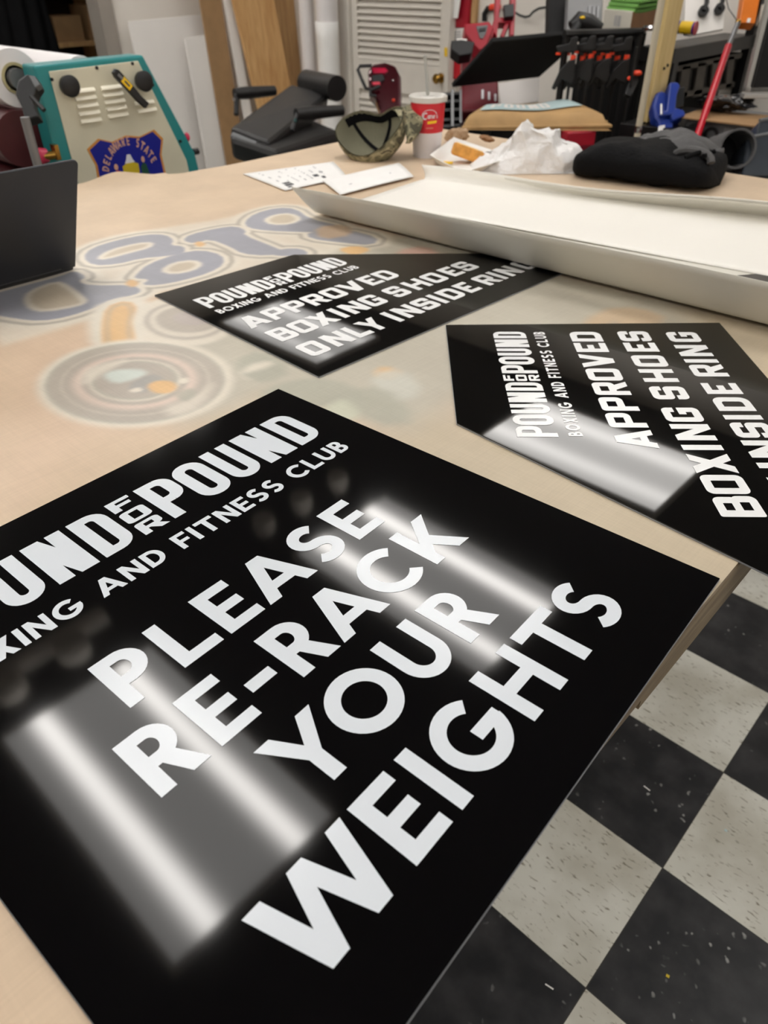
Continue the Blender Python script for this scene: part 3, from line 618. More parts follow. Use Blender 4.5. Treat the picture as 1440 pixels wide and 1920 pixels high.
# sign 1, large and square
a1 = R_(3.0); s1 = sign('gym_sign', 'large square black gym sign reading PLEASE RE-RACK YOUR WEIGHTS', (PZ(520, 730, ZT).x, PZ(520, 730, ZT).y), (-math.sin(a1), math.cos(a1)), [(-.5896, 0), (.002, 0), (.003, .614), (-.5896, .614)], M['sign_black'])
mb = MB(); logo(mb, -.5475, .5035, .0541, .0785); mb.flat('club_name_lettering', M['letter'], s1)
mb = MB(); text_fit(mb, 'BOXING AND FITNESS CLUB', G, -.5465, -.0478, .1555, .0262, sx=1.0, space=.36); mb.flat('tagline_lettering', M['letter'], s1)
H = .0625
for v, row in ((.2466, [('P', -.4493), ('L', -.3953), ('E', -.3445), ('A', -.2976), ('S', -.2300), ('E', -.1740)]),
               (.3310, [('R', -.4807), ('E', -.4253), ('-', -.3760), ('R', -.3382), ('A', -.2884), ('C', -.2218), ('K', -.1539)]),
               (.4160, [('Y', -.4141), ('O', -.3560), ('U', -.2807), ('R', -.2184)]),
               (.5010, [('W', -.4993), ('E', -.4026), ('I', -.3510), ('G', -.3275), ('H', -.2538), ('T', -.1916), ('S', -.1335)])):
    mb = MB()
    for c, u in row: put(mb, G(c), u, v, H)
    mb.flat('message_line', M['letter'], s1)
# signs 2 and 3, mirrored corner shapes
rows = [[('A', .0317, .0435), ('P', .0813, .037), ('P', .1243, .037), ('R', .1680, .039), ('O', .2105, .038), ('V', .2525, .0445), ('E', .3045, .0325), ('D', .3425, .037)],
        [('B', .0352, .038), ('O', .0770, .0375), ('X', .1180, .0415), ('I', .1680, .0115), ('N', .1905, .0390), ('G', .2355, .0370), ('S', .2955, .037), ('H', .3462, .0400), ('O', .3945, .0380), ('E', .4458, .0320), ('S', .4835, .0375)],
        [('O', .0345, .0385), ('N', .0840, .0395), ('L', .1300, .0320), ('Y', .1595, .0415), ('I', .2200, .0115), ('N', .2425, .0390), ('S', .2880, .037), ('I', .3328, .0115), ('D', .3550, .0375), ('E', .4020, .0320), ('R', .4545, .0395), ('I', .4990, .0115), ('N', .5210, .0390), ('G', .5720, .0370)]]
s2 = sign('corner_sign', 'five-sided black sign with cut corner, reading APPROVED BOXING SHOES, partly under the white sheet', (PZ(290, 553, ZT).x, PZ(290, 553, ZT).y), (.040, .999), [(0, 0), (.316, .004), (.77, .456), (-.002, .456)], M['sign_black_gloss'])
s2['label'] = 'black sloped-end sign reading APPROVED BOXING SHOES, partly under the white sheet'
mb = MB(); logo(mb, .0335, .3245, .0705, .0553); mb.flat('club_name_lettering', M['letter_bright'], s2)
mb = MB(); text_fit(mb, 'BOXING AND FITNESS CLUB', G, .0327, .3555, .1395, .0200, sx=.85, space=.34); mb.flat('tagline_lettering', M['letter_bright'], s2)
for v, row in zip((.1995, .2755, .3525), rows):
    mb = MB()
    for c, u, wd in row: put(mb, S(c), u, v, .0495, wid=wd)
    mb.flat('message_line', M['letter_bright'], s2)
s3 = sign('corner_sign', 'black sloped-end sign reading APPROVED BOXING SHOES, overhanging the right table edge', (PZ(836, 609, ZT).x, PZ(836, 609, ZT).y), (-.668, .744), [(-.3165, 0), (0, 0), (.009, .445), (-.765, .445)], M['sign_black_gloss'])
mb = MB(); logo(mb, -.3505, .3215, .0730, .0515); mb.flat('club_name_lettering', M['letter_bright'], s3)
mb = MB(); text_fit(mb, 'BOXING AND FITNESS CLUB', G, -.3485, -.0290, .1375, .0178, sx=.85, space=.34); mb.flat('tagline_lettering', M['letter_bright'], s3)
for v, row, sh in zip((.1935, .2697, .3455), rows, (-.408, -.5475, -.6385)):
    mb = MB()
    for c, u, wd in row: put(mb, S(c), u + sh, v, .0487, wid=wd)
    mb.flat('message_line', M['letter_bright'], s3)
for s_ in (s1, s2, s3): s_['group'] = 'black gym signs'
# ---------------------------------------------------------------- things on the table
# big curled release liner and the white sheet lying in it
def lerp(a, b, t): return a + (b - a) * t
nearL, nearR = PZ(600, 402, TT), PZ(1600, 655, TT)
lipL, lipR = PZ(545, 350, TT + .078), PZ(1560, 556, TT + .088)
farL, farR = PZ(792, 345, TT), PZ(1560, 430, TT)
flipL, flipR = PZ(792, 317, TT + .03), PZ(1560, 402, TT + .045)
def liner(u, v):
    # u along the length, v across: near lip -> trough -> far lip
    a, b, c_, d = lerp(lipL, lipR, u), lerp(nearL, nearR, u), lerp(farL, farR, u), lerp(flipL, flipR, u)
    sag = .004 * math.sin(math.pi * u)
    if v < .3:
        t = v / .3; mid = a * .15 + b * .85 + Vector((-.002, -.006, -.006)); p = a * (1 - t) ** 2 + mid * 2 * t * (1 - t) + b * t * t
        p = p + Vector((0, 0, sag * (1 - t))) + Vector((0, .003 * math.sin(9 * u), 0)) * (1 - t)
    elif v < .75:
        t = (v - .3) / .45; p = lerp(b, c_, t)
    else:
        t = (v - .75) / .25; mid = c_ * .9 + d * .1 + Vector((0, .03, -.004)); p = c_ * (1 - t) ** 2 + mid * 2 * t * (1 - t) + d * t * t
        p = p + Vector((0, 0, .006 * math.sin(8 * u + 1) * t))
    k = max(0, 1 - u / .10); 
    if .3 <= v: p = p + Vector((0, 0, .0 * k))
    p.z = max(p.z, TT + (.0075 if v < .7 else .003)); return p
o = MB().grid(liner, 60, 36).build('release_liner', M['liner'], smooth=True, solid=.0008, angle=0); tagobj(o, 'big curled translucent sheet with raised edges, cradling a white sheet', 'sheet')
wl_, wr_ = PZ(672, 377, TT + .01), PZ(1560, 538, TT + .01); vl_, vr_ = PZ(795, 332, TT + .01), PZ(1560, 425, TT + .01)
def wsheet(u, v):
    a_, b_ = lerp(wl_, wr_, u), lerp(farL, farR, u); d_ = lerp(flipL, flipR, u)
    if v < .72: p = lerp(a_, b_, v / .72); p.z = TT + .0105 + .0015 * math.sin(5 * u + 3 * v)
    else:
        t = (v - .72) / .28; mid = b_ * .9 + d_ * .1 + Vector((0, .03, -.004)); p = b_ * (1 - t) ** 2 + mid * 2 * t * (1 - t) + d_ * t * t
        p = p + Vector((0, -.004, .0065 + .006 * math.sin(8 * u + 1) * t)); p.z = max(p.z, TT + .0105)
    return p
o = MB().grid(wsheet, 40, 20).build('white_vinyl_sheet', M['vinyl_sheet'], smooth=True, solid=.0006, angle=0); tagobj(o, 'flat bright white sheet lying inside the curled translucent sheet', 'sheet')
p0 = PZ(1395, 524, TT + .006)
o = MB().prism([PZ(1370, 518, TT + .0082), PZ(1560, 580, TT + .0082), PZ(1560, 540, TT + .0082), PZ(1440, 512, TT + .0082)], (0, 0, .0008)).build('black_board', M['sign_black']); tagobj(o, 'sliver of a black board under the right end of the white sheet', 'board')

# two printed papers
def paper(name, label, pts, dz, marks):
    q = [PZ(x, y, TT + .002 + dz) for x, y in pts]
    def fn(u, v): p = lerp(lerp(q[0], q[1], u), lerp(q[3], q[2], u), v); p.z += .004 * math.sin(2.5 * u) * math.sin(2 * v + .4); return p
    t = thing(name, label, 'paper', tuple(sum(q, Vector()) / 4), group='loose printed papers'); MB().grid(fn, 12, 12).build('sheet', M['white_paper'], t, True, solid=.0004, angle=0)
    for key in ('ink', 'ink_light'):
        mb = MB()
        for u, v, du, dv, kk in marks:
            if kk == key: mb.quad(*[fn(a, b) + Vector((0, 0, .0006)) for a, b in ((u, v), (u + du, v), (u + du, v + dv), (u, v + dv))])
        if mb.f: mb.build('printing', M[key], t)
random.seed(3)
mk = [(.1 + .05 * i + random.random() * .02, .12 + .1 * j, .035 * random.random() + .012, .018, 'ink_light') for i in range(14) for j in range(7) if random.random() < .45]
mk += [(.72, .12, .05, .10, 'ink'), (.78, .12, .02, .10, 'ink'), (.81, .11, .06, .11, 'ink'), (.89, .10, .05, .06, 'ink'), (.62, .58, .11, .07, 'ink'), (.75, .66, .10, .05, 'ink'), (.5, .70, .08, .05, 'ink_light')]
paper('printed_paper', 'white paper with dark printed drawing, left of the camouflage cap', [(455, 326), (535, 358), (652, 334), (625, 303)], 0, mk)
paper('printed_paper', 'nearly blank white paper overlapping another, tucked by the curled sheet', [(603, 338), (638, 366), (776, 332), (748, 305)], .003, [(.62, .2, .03, .04, 'ink_light'), (.55, .75, .04, .02, 'ink_light')])

# laptop seen from behind its lid
lx = PZ(0, 545, TT).x; lb = PZ(139, 504, TT)
top = PY(147, 300, lb.y)
zt_ = top.z; y1 = lb.y; y0 = y1 - .315
t = thing('laptop', 'open dark grey laptop seen from behind its lid', 'laptop', (lx, (y0 + y1) / 2, TT))
dv = Vector((.045 if False else top.x - lx, 0, zt_ - TT - .006)); n_ = Vector((-dv.z, 0, dv.x)).normalized()
lidp = MB(); base = Vector((lx, 0, TT + .006)); r = .010
loc = rr(y0, 0, y1, dv.length, (.003, .003, r, r))
lidp.prism([base + Vector((0, a, 0)) + dv.normalized() * b for a, b in loc], n_ * .005); lidp.build('lid', M['laptop'], t, bevel=.0012)
MB().prism([base + Vector((0, a, 0)) + dv.normalized() * b + n_ * .0052 for a, b in rr(y0 + .008, .012, y1 - .008, dv.length - .008, .004)], n_ * .0005).build('screen', mat('laptop_screen', (12, 13, 16), .15), t)
MB().prism([(lx + a, b, TT) for a, b in rr(-.222, y0, -.004, y1, .01)], (0, 0, .012)).build('keyboard_base', M['laptop'], t, bevel=.001)
kb = MB()
for i in range(12):
    for j in range(5): kb.bb(lx - .03 - j * .019 - .016, lx - .03 - j * .019, y0 + .02 + i * .0228, y0 + .02 + i * .0228 + .020, TT + .012, TT + .0135)
kb.build('keys', M['black_plastic'], t)
MB().cyl((lx - .002, y0 + .03, TT + .008), (lx - .002, y1 - .03, TT + .008), .005).build('hinge', M['black_plastic'], t, True)

# camouflage cap lying crown down, hollow towards the camera
cp = PZ(697, 300, TT); cap = thing('camouflage_cap', 'camouflage cap lying upside down with its brim at the right', 'cap', tuple(cp))
cc = cp + Vector((-.02, .02, .085)); tocam = (CAM - cc).normalized()
up = (tocam * .30 + Vector((0, 0, 1)) * .66 + Vector((-.12, -.25, 0))).normalized(); sx_ = CR - up * CR.dot(up); sx_.normalize(); sy_ = up.cross(sx_)
MC = Matrix((sx_, sy_, up)).transposed()
def capfn(rad, dep, wob):
    def f(u, v):
        th = u * 2 * math.pi; ph = v * math.pi / 2; rr_ = math.sin(ph); z = -math.cos(ph) ** .85
        q = Vector((rad[0] * rr_ * math.cos(th), rad[1] * rr_ * math.sin(th), dep * z)); q *= 1 + wob * math.sin(5 * th + 3 * ph) * rr_
        q.z += .016 * rr_ ** 3 * math.cos(2 * th + .6) - .022 * rr_ ** 4 * math.exp(-((th - 1.45) / .32) ** 2)
        return cc + MC @ q
    return f
fo = capfn((.108, .096), .100, .02); fi = capfn((.104, .092), .095, .02)
MB().grid(fo, 44, 14).build('crown', M['camo'], cap, True, angle=0)
MB().grid(fi, 44, 14).build('lining', M['olive'], cap, True, angle=0)
def ribbon(pts, wd, nrm):
    mb = MB(); L2 = []; 
    for k, p in enumerate(pts):
        t_ = (pts[min(k + 1, len(pts) - 1)] - pts[max(k - 1, 0)]).normalized(); s_ = t_.cross(nrm).normalized() * wd / 2; L2.append((p - s_, p + s_))
    for (a, b), (c_, d) in zip(L2, L2[1:]): mb.quad(a, b, d, c_)
    return mb
for th in (.18, .36, .62, .88):
    ribbon([fi(th, v / 10 * .92 + .03) + up * .003 for v in range(11)], .011, up).build('seam_tape', M['black_cloth'], cap, solid=.001)
bandpts = [fi(u / 40, .97) + up * .002 for u in range(41)]
mb = MB()
for k in range(40):
    a, b = bandpts[k], bandpts[k + 1]; ai, bi = fi(k / 40, .80) + up * .003, fi((k + 1) / 40, .80) + up * .003
    if k < 16 or k > 22: mb.quad(a, b, bi, ai)
mb.build('sweatband', M['black_cloth'], cap, True, angle=0)
MB().ell(fi(.5, .04) + up * .004, (.006, .006, .004), M=MC).build('button', M['grey_metal'], cap, True)
for u, v in ((.68, .28), (.82, .33)): ribbon([fi(u, v + k * .05) + up * .004 for k in range(4)], .020, up).build('care_label', M['white_paper'], cap, solid=.0005)
bc = cc + MC @ Vector((.095, .015, .0)); bd = (MC @ Vector((.95, .30, .12))).normalized(); bs = (MC @ Vector((-.30, .95, 0))).normalized(); bn = bd.cross(bs).normalized()
def brim(u, v):
    th = (u - .5) * math.pi * .98; L_ = .020 + .068 * v
    q = bc + bs * (.078 * math.sin(th) * (1 - .08 * v)) + bd * (L_ * max(.05, math.cos(th)) ** .6 - .03) ; return q + bn * (-.030 * (math.sin(th)) ** 2 - .012 * v)
MB().grid(brim, 20, 8).build('brim', M['camo'], cap, True, solid=.003, angle=0)

# red fast-food cup
cu = PZ(800, 292, TT); dep = (cu - CAM).dot(CF)
ct = PD(800, 172, dep + .0); ch_ = PZ(800, 292, TT); 
hgt = None
for k in range(200):
    z = TT + .1 + k * .001; q = Vector((cu.x, cu.y, z)) - CAM
    if 960 + FPX * q.dot(CD) / q.dot(CF) < 178: hgt = z - TT; break
rt = 33.5 / FPX * dep * 1.0; rb = rt * .76
cup = thing('paper_cup', 'large red and white lidded drink cup with a straw', 'cup', (cu.x, cu.y, TT))
def cr(h): return rb + (rt * .92 - rb) * (h / hgt) ** 1.0 + (.0015 if h > hgt * .40 else 0)
O = Vector((cu.x, cu.y, TT))
MB().lathe([(0, .004), (rb - .004, .004), (rb - .003, 0), (rb, .0), (cr(hgt * .40), hgt * .395), (cr(hgt * .41), hgt * .42), (cr(hgt * .41) * 1.0, hgt * .42)], O, n=48).build('lower_body', M['cup_white'], cup, True)
MB().lathe([(cr(hgt * .41), hgt * .42), (cr(hgt * .9), hgt * .90)], O, n=48).build('red_wrap', M['cup_red'], cup, True)
MB().lathe([(cr(hgt * .9), hgt * .895), (rt * .99, hgt * .90), (rt * 1.03, hgt * .905), (rt * 1.04, hgt * .985), (rt * .98, hgt), (rt * .93, hgt * .985), (rt * .88, hgt * .955), (rt * .45, hgt * .96), (rt * .40, hgt * .985), (rt * .1, hgt * .985), (0, hgt * .98)], O, n=48).build('lid', M['lid'], cup, True)
st0 = O + Vector((0, 0, hgt * .9)); sdir = Vector((-.10 * CR.x, -.10 * CR.y, 1)).normalized()
MB().cyl(st0, st0 + sdir * .115, .0045, n=10).build('straw', M['straw'], cup, True)
# logo wrapped on the cup
view = math.atan2(CAM.y - cu.y, CAM.x - cu.x) + .16
def wrap(a, h, e=.0006):
    r_ = cr(h) + e; th = view + a / r_; return O + Vector((r_ * math.cos(th), r_ * math.sin(th), h))
def wrap_polys(name, polys, m_, a0, h0, k, e=.0008):
    mb = MB()
    for p in polys: mb.poly([wrap(a0 + a * k, h0 + b * k + .0, e) for a, b in p])
    return mb.build(name, m_, cup)
sc_ = hgt * .105
can = strip(arc(.45, .5, .52, .62, 50, 310, 20), arc(.45, .5, .33, .42, 50, 310, 20))
def low(ch):
    if ch == 'a': return cstrip(arc(.22, .3, .22, .3, 0, 345, 15), arc(.22, .3, .11, .18, 0, 345, 15)) + [rect(.36, 0, .47, .6)], .55
    if ch == 'n': return [rect(0, 0, .11, .6)] + strip(arc(.22, .36, .22, .24, 180, 0, 10) + [(.44, 0)], arc(.22, .36, .11, .13, 180, 0, 10) + [(.33, 0)]), .52
    if ch == 'e': return strip(arc(.22, .3, .22, .3, 0, 320, 15), arc(.22, .3, .12, .18, 0, 320, 15)) + [rect(.06, .26, .42, .36)], .50
    if ch == "'": return [[(0, .75), (.06, .75), (.14, 1.05), (.02, 1.05)]], .18
    if ch == 's': return stroke(arc(.18, .45, .13, .1, 40, 270, 10) + arc(.18, .2, .14, .14, 85, -140, 10), .1), .36
lp = list(can); x = .88
for c_ in "ane's":
    g, w_ = low(c_); lp += [[(x + a, b + .08) for a, b in p] for p in g]; x += w_
wrap_polys('script_logo', [[(a + b * .12, b) for a, b in p] for p in lp], M['letter'], -.0225, hgt * .655, .0152)
wrap_polys('logo_ring', strip(arc(1.3, .55, 1.55, 1.15, 20, 190, 24), arc(1.3, .55, 1.45, 1.05, 20, 190, 24)), M['decal_white'], -.0215, hgt * .648, .0152, .0005)
wrap_polys('yellow_banner', [[(a, .08 * a), (a + .26, .08 * a + .02), (a + .27, .08 * a + .40), (a + .01, .08 * a + .38)] for a in (0, .25, .5, .75, 1.0, 1.25)], M['yellow'], -.008, hgt * .575, .0185, .0012)
wrap_polys('small_print', [rect(.1 + .22 * i, 0, .24 + .22 * i, .2) for i in range(7)], M['decal_peach'], -.012, hgt * .50, .0135, .0006)

# foam tray with bread, sauce packet, napkin
tr = PZ(862, 303, TT); th_ = R_(20)
tray = thing('takeout_tray', 'white foam takeout tray holding a piece of toast', 'tray', tuple(tr))
ql = [PZ(806, 296, TT + .022), PZ(868, 330, TT + .022), PZ(960, 300, TT + .022), PZ(850, 263, TT + .022)]
cen = sum(ql, Vector()) / 4
def trayfn(u, v):
    p = lerp(lerp(ql[0], ql[1], u), lerp(ql[3], ql[2], u), v); e = min(u, 1 - u, v, 1 - v); k = min(1, e / .16); k = k * k * (3 - 2 * k)
    q = p.copy(); q.z = TT + .004 + .026 * (1 - k); return q + (cen - p) * .0
MB().grid(trayfn, 28, 28).build('tray_shell', M['foam'], tray, True, solid=.0025, angle=0)
bp = PZ(872, 300, TT + .014); tm = Matrix.Rotation(R_(40), 3, 'Z') @ Matrix.Rotation(R_(-8), 3, 'X') @ Matrix.Rotation(R_(18), 3, 'Y')
bt = thing('toast', 'golden piece of toast lying in the foam tray', 'bread', (bp.x, bp.y + .012, TT + .008)); bo = Vector((bp.x, bp.y + .012, TT + .030))
def slice_(k, h): return [bo + tm @ Vector((a * k, b * k, h)) for a, b in rr(-.048, -.032, .048, .030, (.012, .012, .02, .02), 5)]
MB().prism(slice_(1, -.016), tm @ Vector((0, 0, .032))).build('crust', M['bread'], bt, True, bevel=.006)
MB().prism(slice_(.84, .0161), tm @ Vector((0, 0, .0015))).build('crumb', M['crumb'], bt, bevel=.001)
pk = PZ(840, 304, TT + .012); MB().box((pk.x, pk.y, TT + .011), (.028, .016, .004), Matrix.Rotation(R_(30), 3, 'Z')).build('sauce_packet', M['yellow'], bevel=.001); tagobj(bpy.data.objects['sauce_packet'], 'small yellow sauce packet in the foam tray', 'packet')
def crumple(name, label, cat, c, r, matl, seed, amp=.35, n=26, k=18, zmin=None, spikes=5):
    random.seed(seed); dirs = [Vector((random.gauss(0, 1), random.gauss(0, 1), random.gauss(0, 1))).normalized() for _ in range(26)]; off = [random.uniform(.55, 1) for _ in dirs]
    mb = MB(); c = Vector(c)
    vs = []; 
    for i in range(k + 1):
        ph = math.pi * i / k
        for j in range(n):
            t_ = 2 * math.pi * j / n; d_ = Vector((math.sin(ph) * math.cos(t_), math.sin(ph) * math.sin(t_), math.cos(ph)))
            f = min(o_ / max(.12, d_.dot(q)) for q, o_ in zip(dirs, off) if d_.dot(q) > .12) if any(d_.dot(q) > .12 for q in dirs) else 1
            f = min(f, 1.25); f = 1 + (f - 1) * 1.0; f *= 1 + amp * .18 * math.sin(7 * t_ + seed) * math.sin(5 * ph)
            p = c + Vector((r[0] * d_.x * f, r[1] * d_.y * f, r[2] * d_.z * f))
            if zmin is not None: p.z = max(p.z, zmin)
            vs.append(p)
    mb.add(vs, [(i * n + j, (i + 1) * n + j, (i + 1) * n + (j + 1) % n, i * n + (j + 1) % n) for i in range(k) for j in range(n)])
    o_ = mb.build(name, matl, smooth=True, angle=28); tagobj(o_, label, cat); return o_
np_ = PZ(850, 272, TT); crumple('napkin', 'crumpled brown paper napkin between the cup and the plastic bag', 'napkin', (np_.x - .01, np_.y + .03, TT + .024), (.060, .034, .026), M['brown_napkin'], 4, .8, zmin=TT + .0005)
crumple('paper_scrap', 'small brown scrap of food wrapper in the back of the foam tray', 'wrapper', tuple(PZ(912, 268, TT + .02) + Vector((0, 0, .012))), (.035, .02, .012), M['carton_brown'], 9, .8)
# white plastic bag: sharp crumpled heap
from mathutils import noise as mn
def plastic(seed):
    c = PZ(988, 322, TT) + Vector((-.03, .05, 0)); ax = Vector((CR.x, CR.y, 0)).normalized(); ay = Vector((-ax.y, ax.x, 0)); sd_ = Vector((seed * 3.1, seed * 1.7, 0))
    def ridge(p): return 1 - 2 * abs(mn.noise(p))
    def f(u, v):
        a, b = u * 2 - 1, v * 2 - 1; q = Vector((a * 2.2, b * 1.3, 0)) + sd_
        r_ = (abs(a) ** 2.6 + abs(b) ** 2.6) ** (1 / 2.6); h = max(0, 1 - r_ ** 2.6) ** .75
        big = .5 + .5 * mn.noise(q * .8 + Vector((5, 1, 2))); z = .42 + .40 * big + .34 * ridge(q * .9 + Vector((1, 2, 0))) ** 2 + .05 * ridge(q * 2.6 + Vector((3, 3, 0))) ** 2
        z *= .92 + .22 * math.exp(-((a - .02) / .28) ** 2) + .24 * math.exp(-((a - .72) / .2) ** 2) - .50 * math.exp(-((a + .95) / .4) ** 2)
        n1 = mn.noise(q * 1.6 + Vector((9, 0, 0))) + .4 * mn.noise(q * 4 + Vector((2, 7, 0))); n2_ = mn.noise(q * 1.6 + Vector((0, 9, 4))) + .4 * mn.noise(q * 4 + Vector((4, 7, 3)))
        return c + ax * (a * .170 + .030 * n1 * h) + ay * (b * .090 + .034 * n2_ * h) + Vector((0, 0, .001 + .112 * h * z))
    return f
o = MB().grid(plastic(3), 110, 70).build('plastic_bag', M['plastic_bag'], smooth=True, angle=30); tagobj(o, 'crumpled white plastic bag lying beside the food tray', 'plastic bag')

# black backpack lying on the table
bg0 = PZ(1058, 332, TT); bg1 = PZ(1322, 366, TT)
ax = (bg1 - bg0); ax.z = 0; bl = ax.length; ax.normalize(); ay = Vector((-ax.y, ax.x, 0))
bag = thing('backpack', 'black backpack lying flat with a grey top flap', 'backpack', tuple(bg0 + ax * bl / 2 + ay * .15))
def bagfn(u, v):
    a = u; ph = v * 2 * math.pi; w_ = .13 * (1 - abs(2 * a - 1) ** 12) ** .5 + .004; h_ = (.031 + .008 * math.sin(3.2 * a + .1) + .006 * mn.noise(Vector((a * 6, v * 5, 1)))) * (1 - abs(2 * a - 1) ** 14) ** .5 + .002
    y = math.copysign(abs(math.cos(ph)) ** .55, math.cos(ph)) * w_; z = math.copysign(abs(math.sin(ph)) ** .6, math.sin(ph)) * h_ + h_
    q = bg0 + ax * (a * bl * 1.02) + ay * (.12 + y) + Vector((0, 0, z + (.004 * math.sin(11 * a + 2 * ph) + .010 * mn.noise(Vector((a * 9, math.cos(ph) * 3, math.sin(ph) * 2)))) * math.sin(ph) + .001)); q.z = max(q.z, TT + .001); return q
MB().grid(bagfn, 40, 36).build('body', M['black_cloth'], bag, True, angle=0)
def flap(u, v):
    a, b = u, v; top_ = bg0 + ax * (bl * (.30 + .62 * a)) + ay * (.10 + .17 * b); z = .068 + .022 * math.sin(math.pi * min(1, a * 1.05)) * (.6 + .4 * b) - .05 * max(0, .25 - b) * 4 * .6 + .006 * math.sin(9 * a + 4 * b)
    return top_ + Vector((0, 0, z - .03 * max(0, a - .8) * 5 * .5 + .012 * mn.noise(Vector((a * 7, b * 4, 8)))))
MB().grid(flap, 24, 14).build('top_flap', M['grey_cloth'], bag, True, solid=.012, angle=0)
for k in range(4):
    s0 = bg0 + ax * (bl * (.80 + .03 * k)) + ay * (.03 + .012 * k) + Vector((0, 0, .074 - .005 * k)); pts = [s0 + ax * (.035 * math.sin(t * .7 + k)) + ay * (.02 * t) + Vector((0, 0, .012 * math.sin(t * .9 + k))) for t in range(6)]
    MB().tube(pts, .006, 8).build('strap', M['black_cloth'], bag, True)
hp = [bg0 + ax * (bl * .83 + .05 * math.cos(t)) + ay * (.05 + .012 * t) + Vector((0, 0, .064 + .022 * math.sin(t))) for t in [k * math.pi / 8 for k in range(9)]]
MB().tube(hp, .010, 8).build('handle', M['grey_cloth'], bag, True)
# black tube behind the bag
c0 = PD(1330, 285, 2.62); c1 = c0 + (CR * 1.0 - CF * .25).normalized() * .115
tub = thing('plastic_tube', 'short wide black tube standing on its side behind the backpack', 'tube', tuple(PD(1345, 300, 2.6)))
ta, tc_ = PD(1338, 290, 2.62), PD(1366, 283, 2.50); axd = (tc_ - ta).normalized()
MB().lathe([(.060, -.10), (.062, .075), (.055, .075), (.053, -.10), (.060, -.10)], tc_, tuple(axd), 28).build('tube_wall', M['grey_cloth'], tub, True)
MB().lathe([(.0, -.06), (.053, -.06)], tc_, tuple(axd), 28).build('liner', M['black_matte'], tub, True)

# ---------------------------------------------------------------- laminator at the left edge of the table
LX = -2.30
def px_(pts, x): return [PX(a, b, x) for a, b in pts]
lam = thing('laminator', 'teal laminating machine with a cream side panel and shield decal', 'laminator', (LX - .6, 1.2, 0))
A, B_, D_ = PX(62, 123, LX), PX(268, 103, LX), PX(366, 287, LX)
out = [A, B_, D_, Vector((LX, D_.y + .03, .75)), Vector((LX, D_.y + .03, .12)), Vector((LX, A.y + .0, .12))]
MB().prism(out, (-.075, 0, 0)).build('end_housing', M['teal'], lam, bevel=.006)
MB().prism([p + Vector((-1.75, 0, 0)) for p in out], (-.075, 0, 0)).build('end_housing', M['teal'], lam, bevel=.006)
pan = px_([(92, 134), (259, 114), (350, 300)], LX + .003); pan += [Vector((LX + .003, pan[2].y + .02, .70)), Vector((LX + .003, pan[0].y + .01, .70))]
sp = MB().prism(pan, (-.004, 0, 0)).build('side_panel', M['beige'], lam, bevel=.0015)
for x, y in ((97, 149), (181, 127), (248, 119), (286, 159), (338, 265)):
    q = PX(x, y, LX + .003); MB().cyl(q, q + Vector((.003, 0, 0)), .0045, n=12).build('screw', M['black_plastic'], sp)
lv = [(x, y) for y in range(5) for x in (0, 1)] 
cols = [((142, 170), (187, 222), 5), ((190, 165), (238, 213), 5), ((250, 192), (290, 203), 2)]
for (c0x, c0y), (c1x, c1y), n in [((157, 169), (170, 225), 5), ((208, 163), (221, 215), 5), ((270, 192), (275, 206), 2)]:
    for k in range(n):
        t_ = k / max(1, n - 1); q = PX(lerp(c0x, c1x, t_), lerp(c0y, c1y, t_), LX + .003); hw = .034
        MB().prism([q + Vector((0, -hw, .0055)), q + Vector((0, -hw, -.0055)), q + Vector((.008, -hw, -.0055)), q + Vector((.006, -hw, -.001))], (0, 2 * hw, 0)).build('louvre_vent', M['louvre'], sp, bevel=.0015)
for x, y in ((123, 160), (262, 151)):
    q = PX(x, y, LX + .004); MB().lathe([(0, 0), (.012, 0), (.013, .012), (.026, .014), (.028, .030), (.022, .034), (0, .034)], q, (1, 0, 0), 28).build('round_knob', M['black_plastic'], lam, True)
# shield decal
sh = [(163, 280), (184, 260), (210, 266), (236, 254), (262, 256), (289, 243), (306, 260), (303, 290), (312, 330), (316, 380), (260, 420), (190, 390), (184, 340), (179, 310)]
def shp(e, k=1.0):
    P = px_(sh, LX + e); c = sum(P, Vector()) / len(P); return [c + (p - c) * k for p in P]
dec = MB().prism(shp(.0042), (-.001, 0, 0)).build('shield_decal', M['decal_gold'], sp)
MB().poly(shp(.0046, .94)).build('blue_field', M['decal_blue'], dec)
dc = PX(249, 332, LX + .0050)
mb = MB(); s_ = 'DELAWARE STATE'; n = len(s_)
for i, c_ in enumerate(s_):
    if c_ == ' ': continue
    a = R_(164 - 148 * (i + .5) / n); g, w_ = G(c_); hgt_ = .020; r0 = .087
    for p in union(g):
        q = []
        for u, v in p:
            uu = (u - w_ / 2) * hgt_ * .72; rr_ = r0 + v * hgt_ * 1.2; aa = a - uu / r0
            q.append(dc + Vector((0, rr_ * math.cos(aa) * .92, rr_ * math.sin(aa) * 1.05)))
        mb.poly(q)
mb.build('arched_lettering', M['decal_peach'], dec)
def yz(o_, pts, dx=.0006): return [o_ + Vector((dx, a, b)) for a, b in pts]
MB().poly(yz(dc, [(-.018, .042), (-.012, .050), (-.006, .066), (.006, .066), (.012, .050), (.018, .042)])).build('crest_top', M['decal_white'], dec)
MB().poly(yz(dc, [(-.028, .012), (-.028, .036), (-.012, .042), (.012, .042), (.028, .036), (.028, .012), (0, -.02)])).build('crest_shield', M['decal_yellow'], dec)
MB().poly(yz(dc, [(-.060, -.02), (-.062, .016), (-.050, .028), (-.040, .024), (-.030, .010), (-.034, -.02)])).build('red_figure', M['decal_red'], dec); MB().ell(dc + Vector((.001, -.050, .037)), (.0005, .007, .009)).build('red_figure_head', M['decal_peach'], dec)
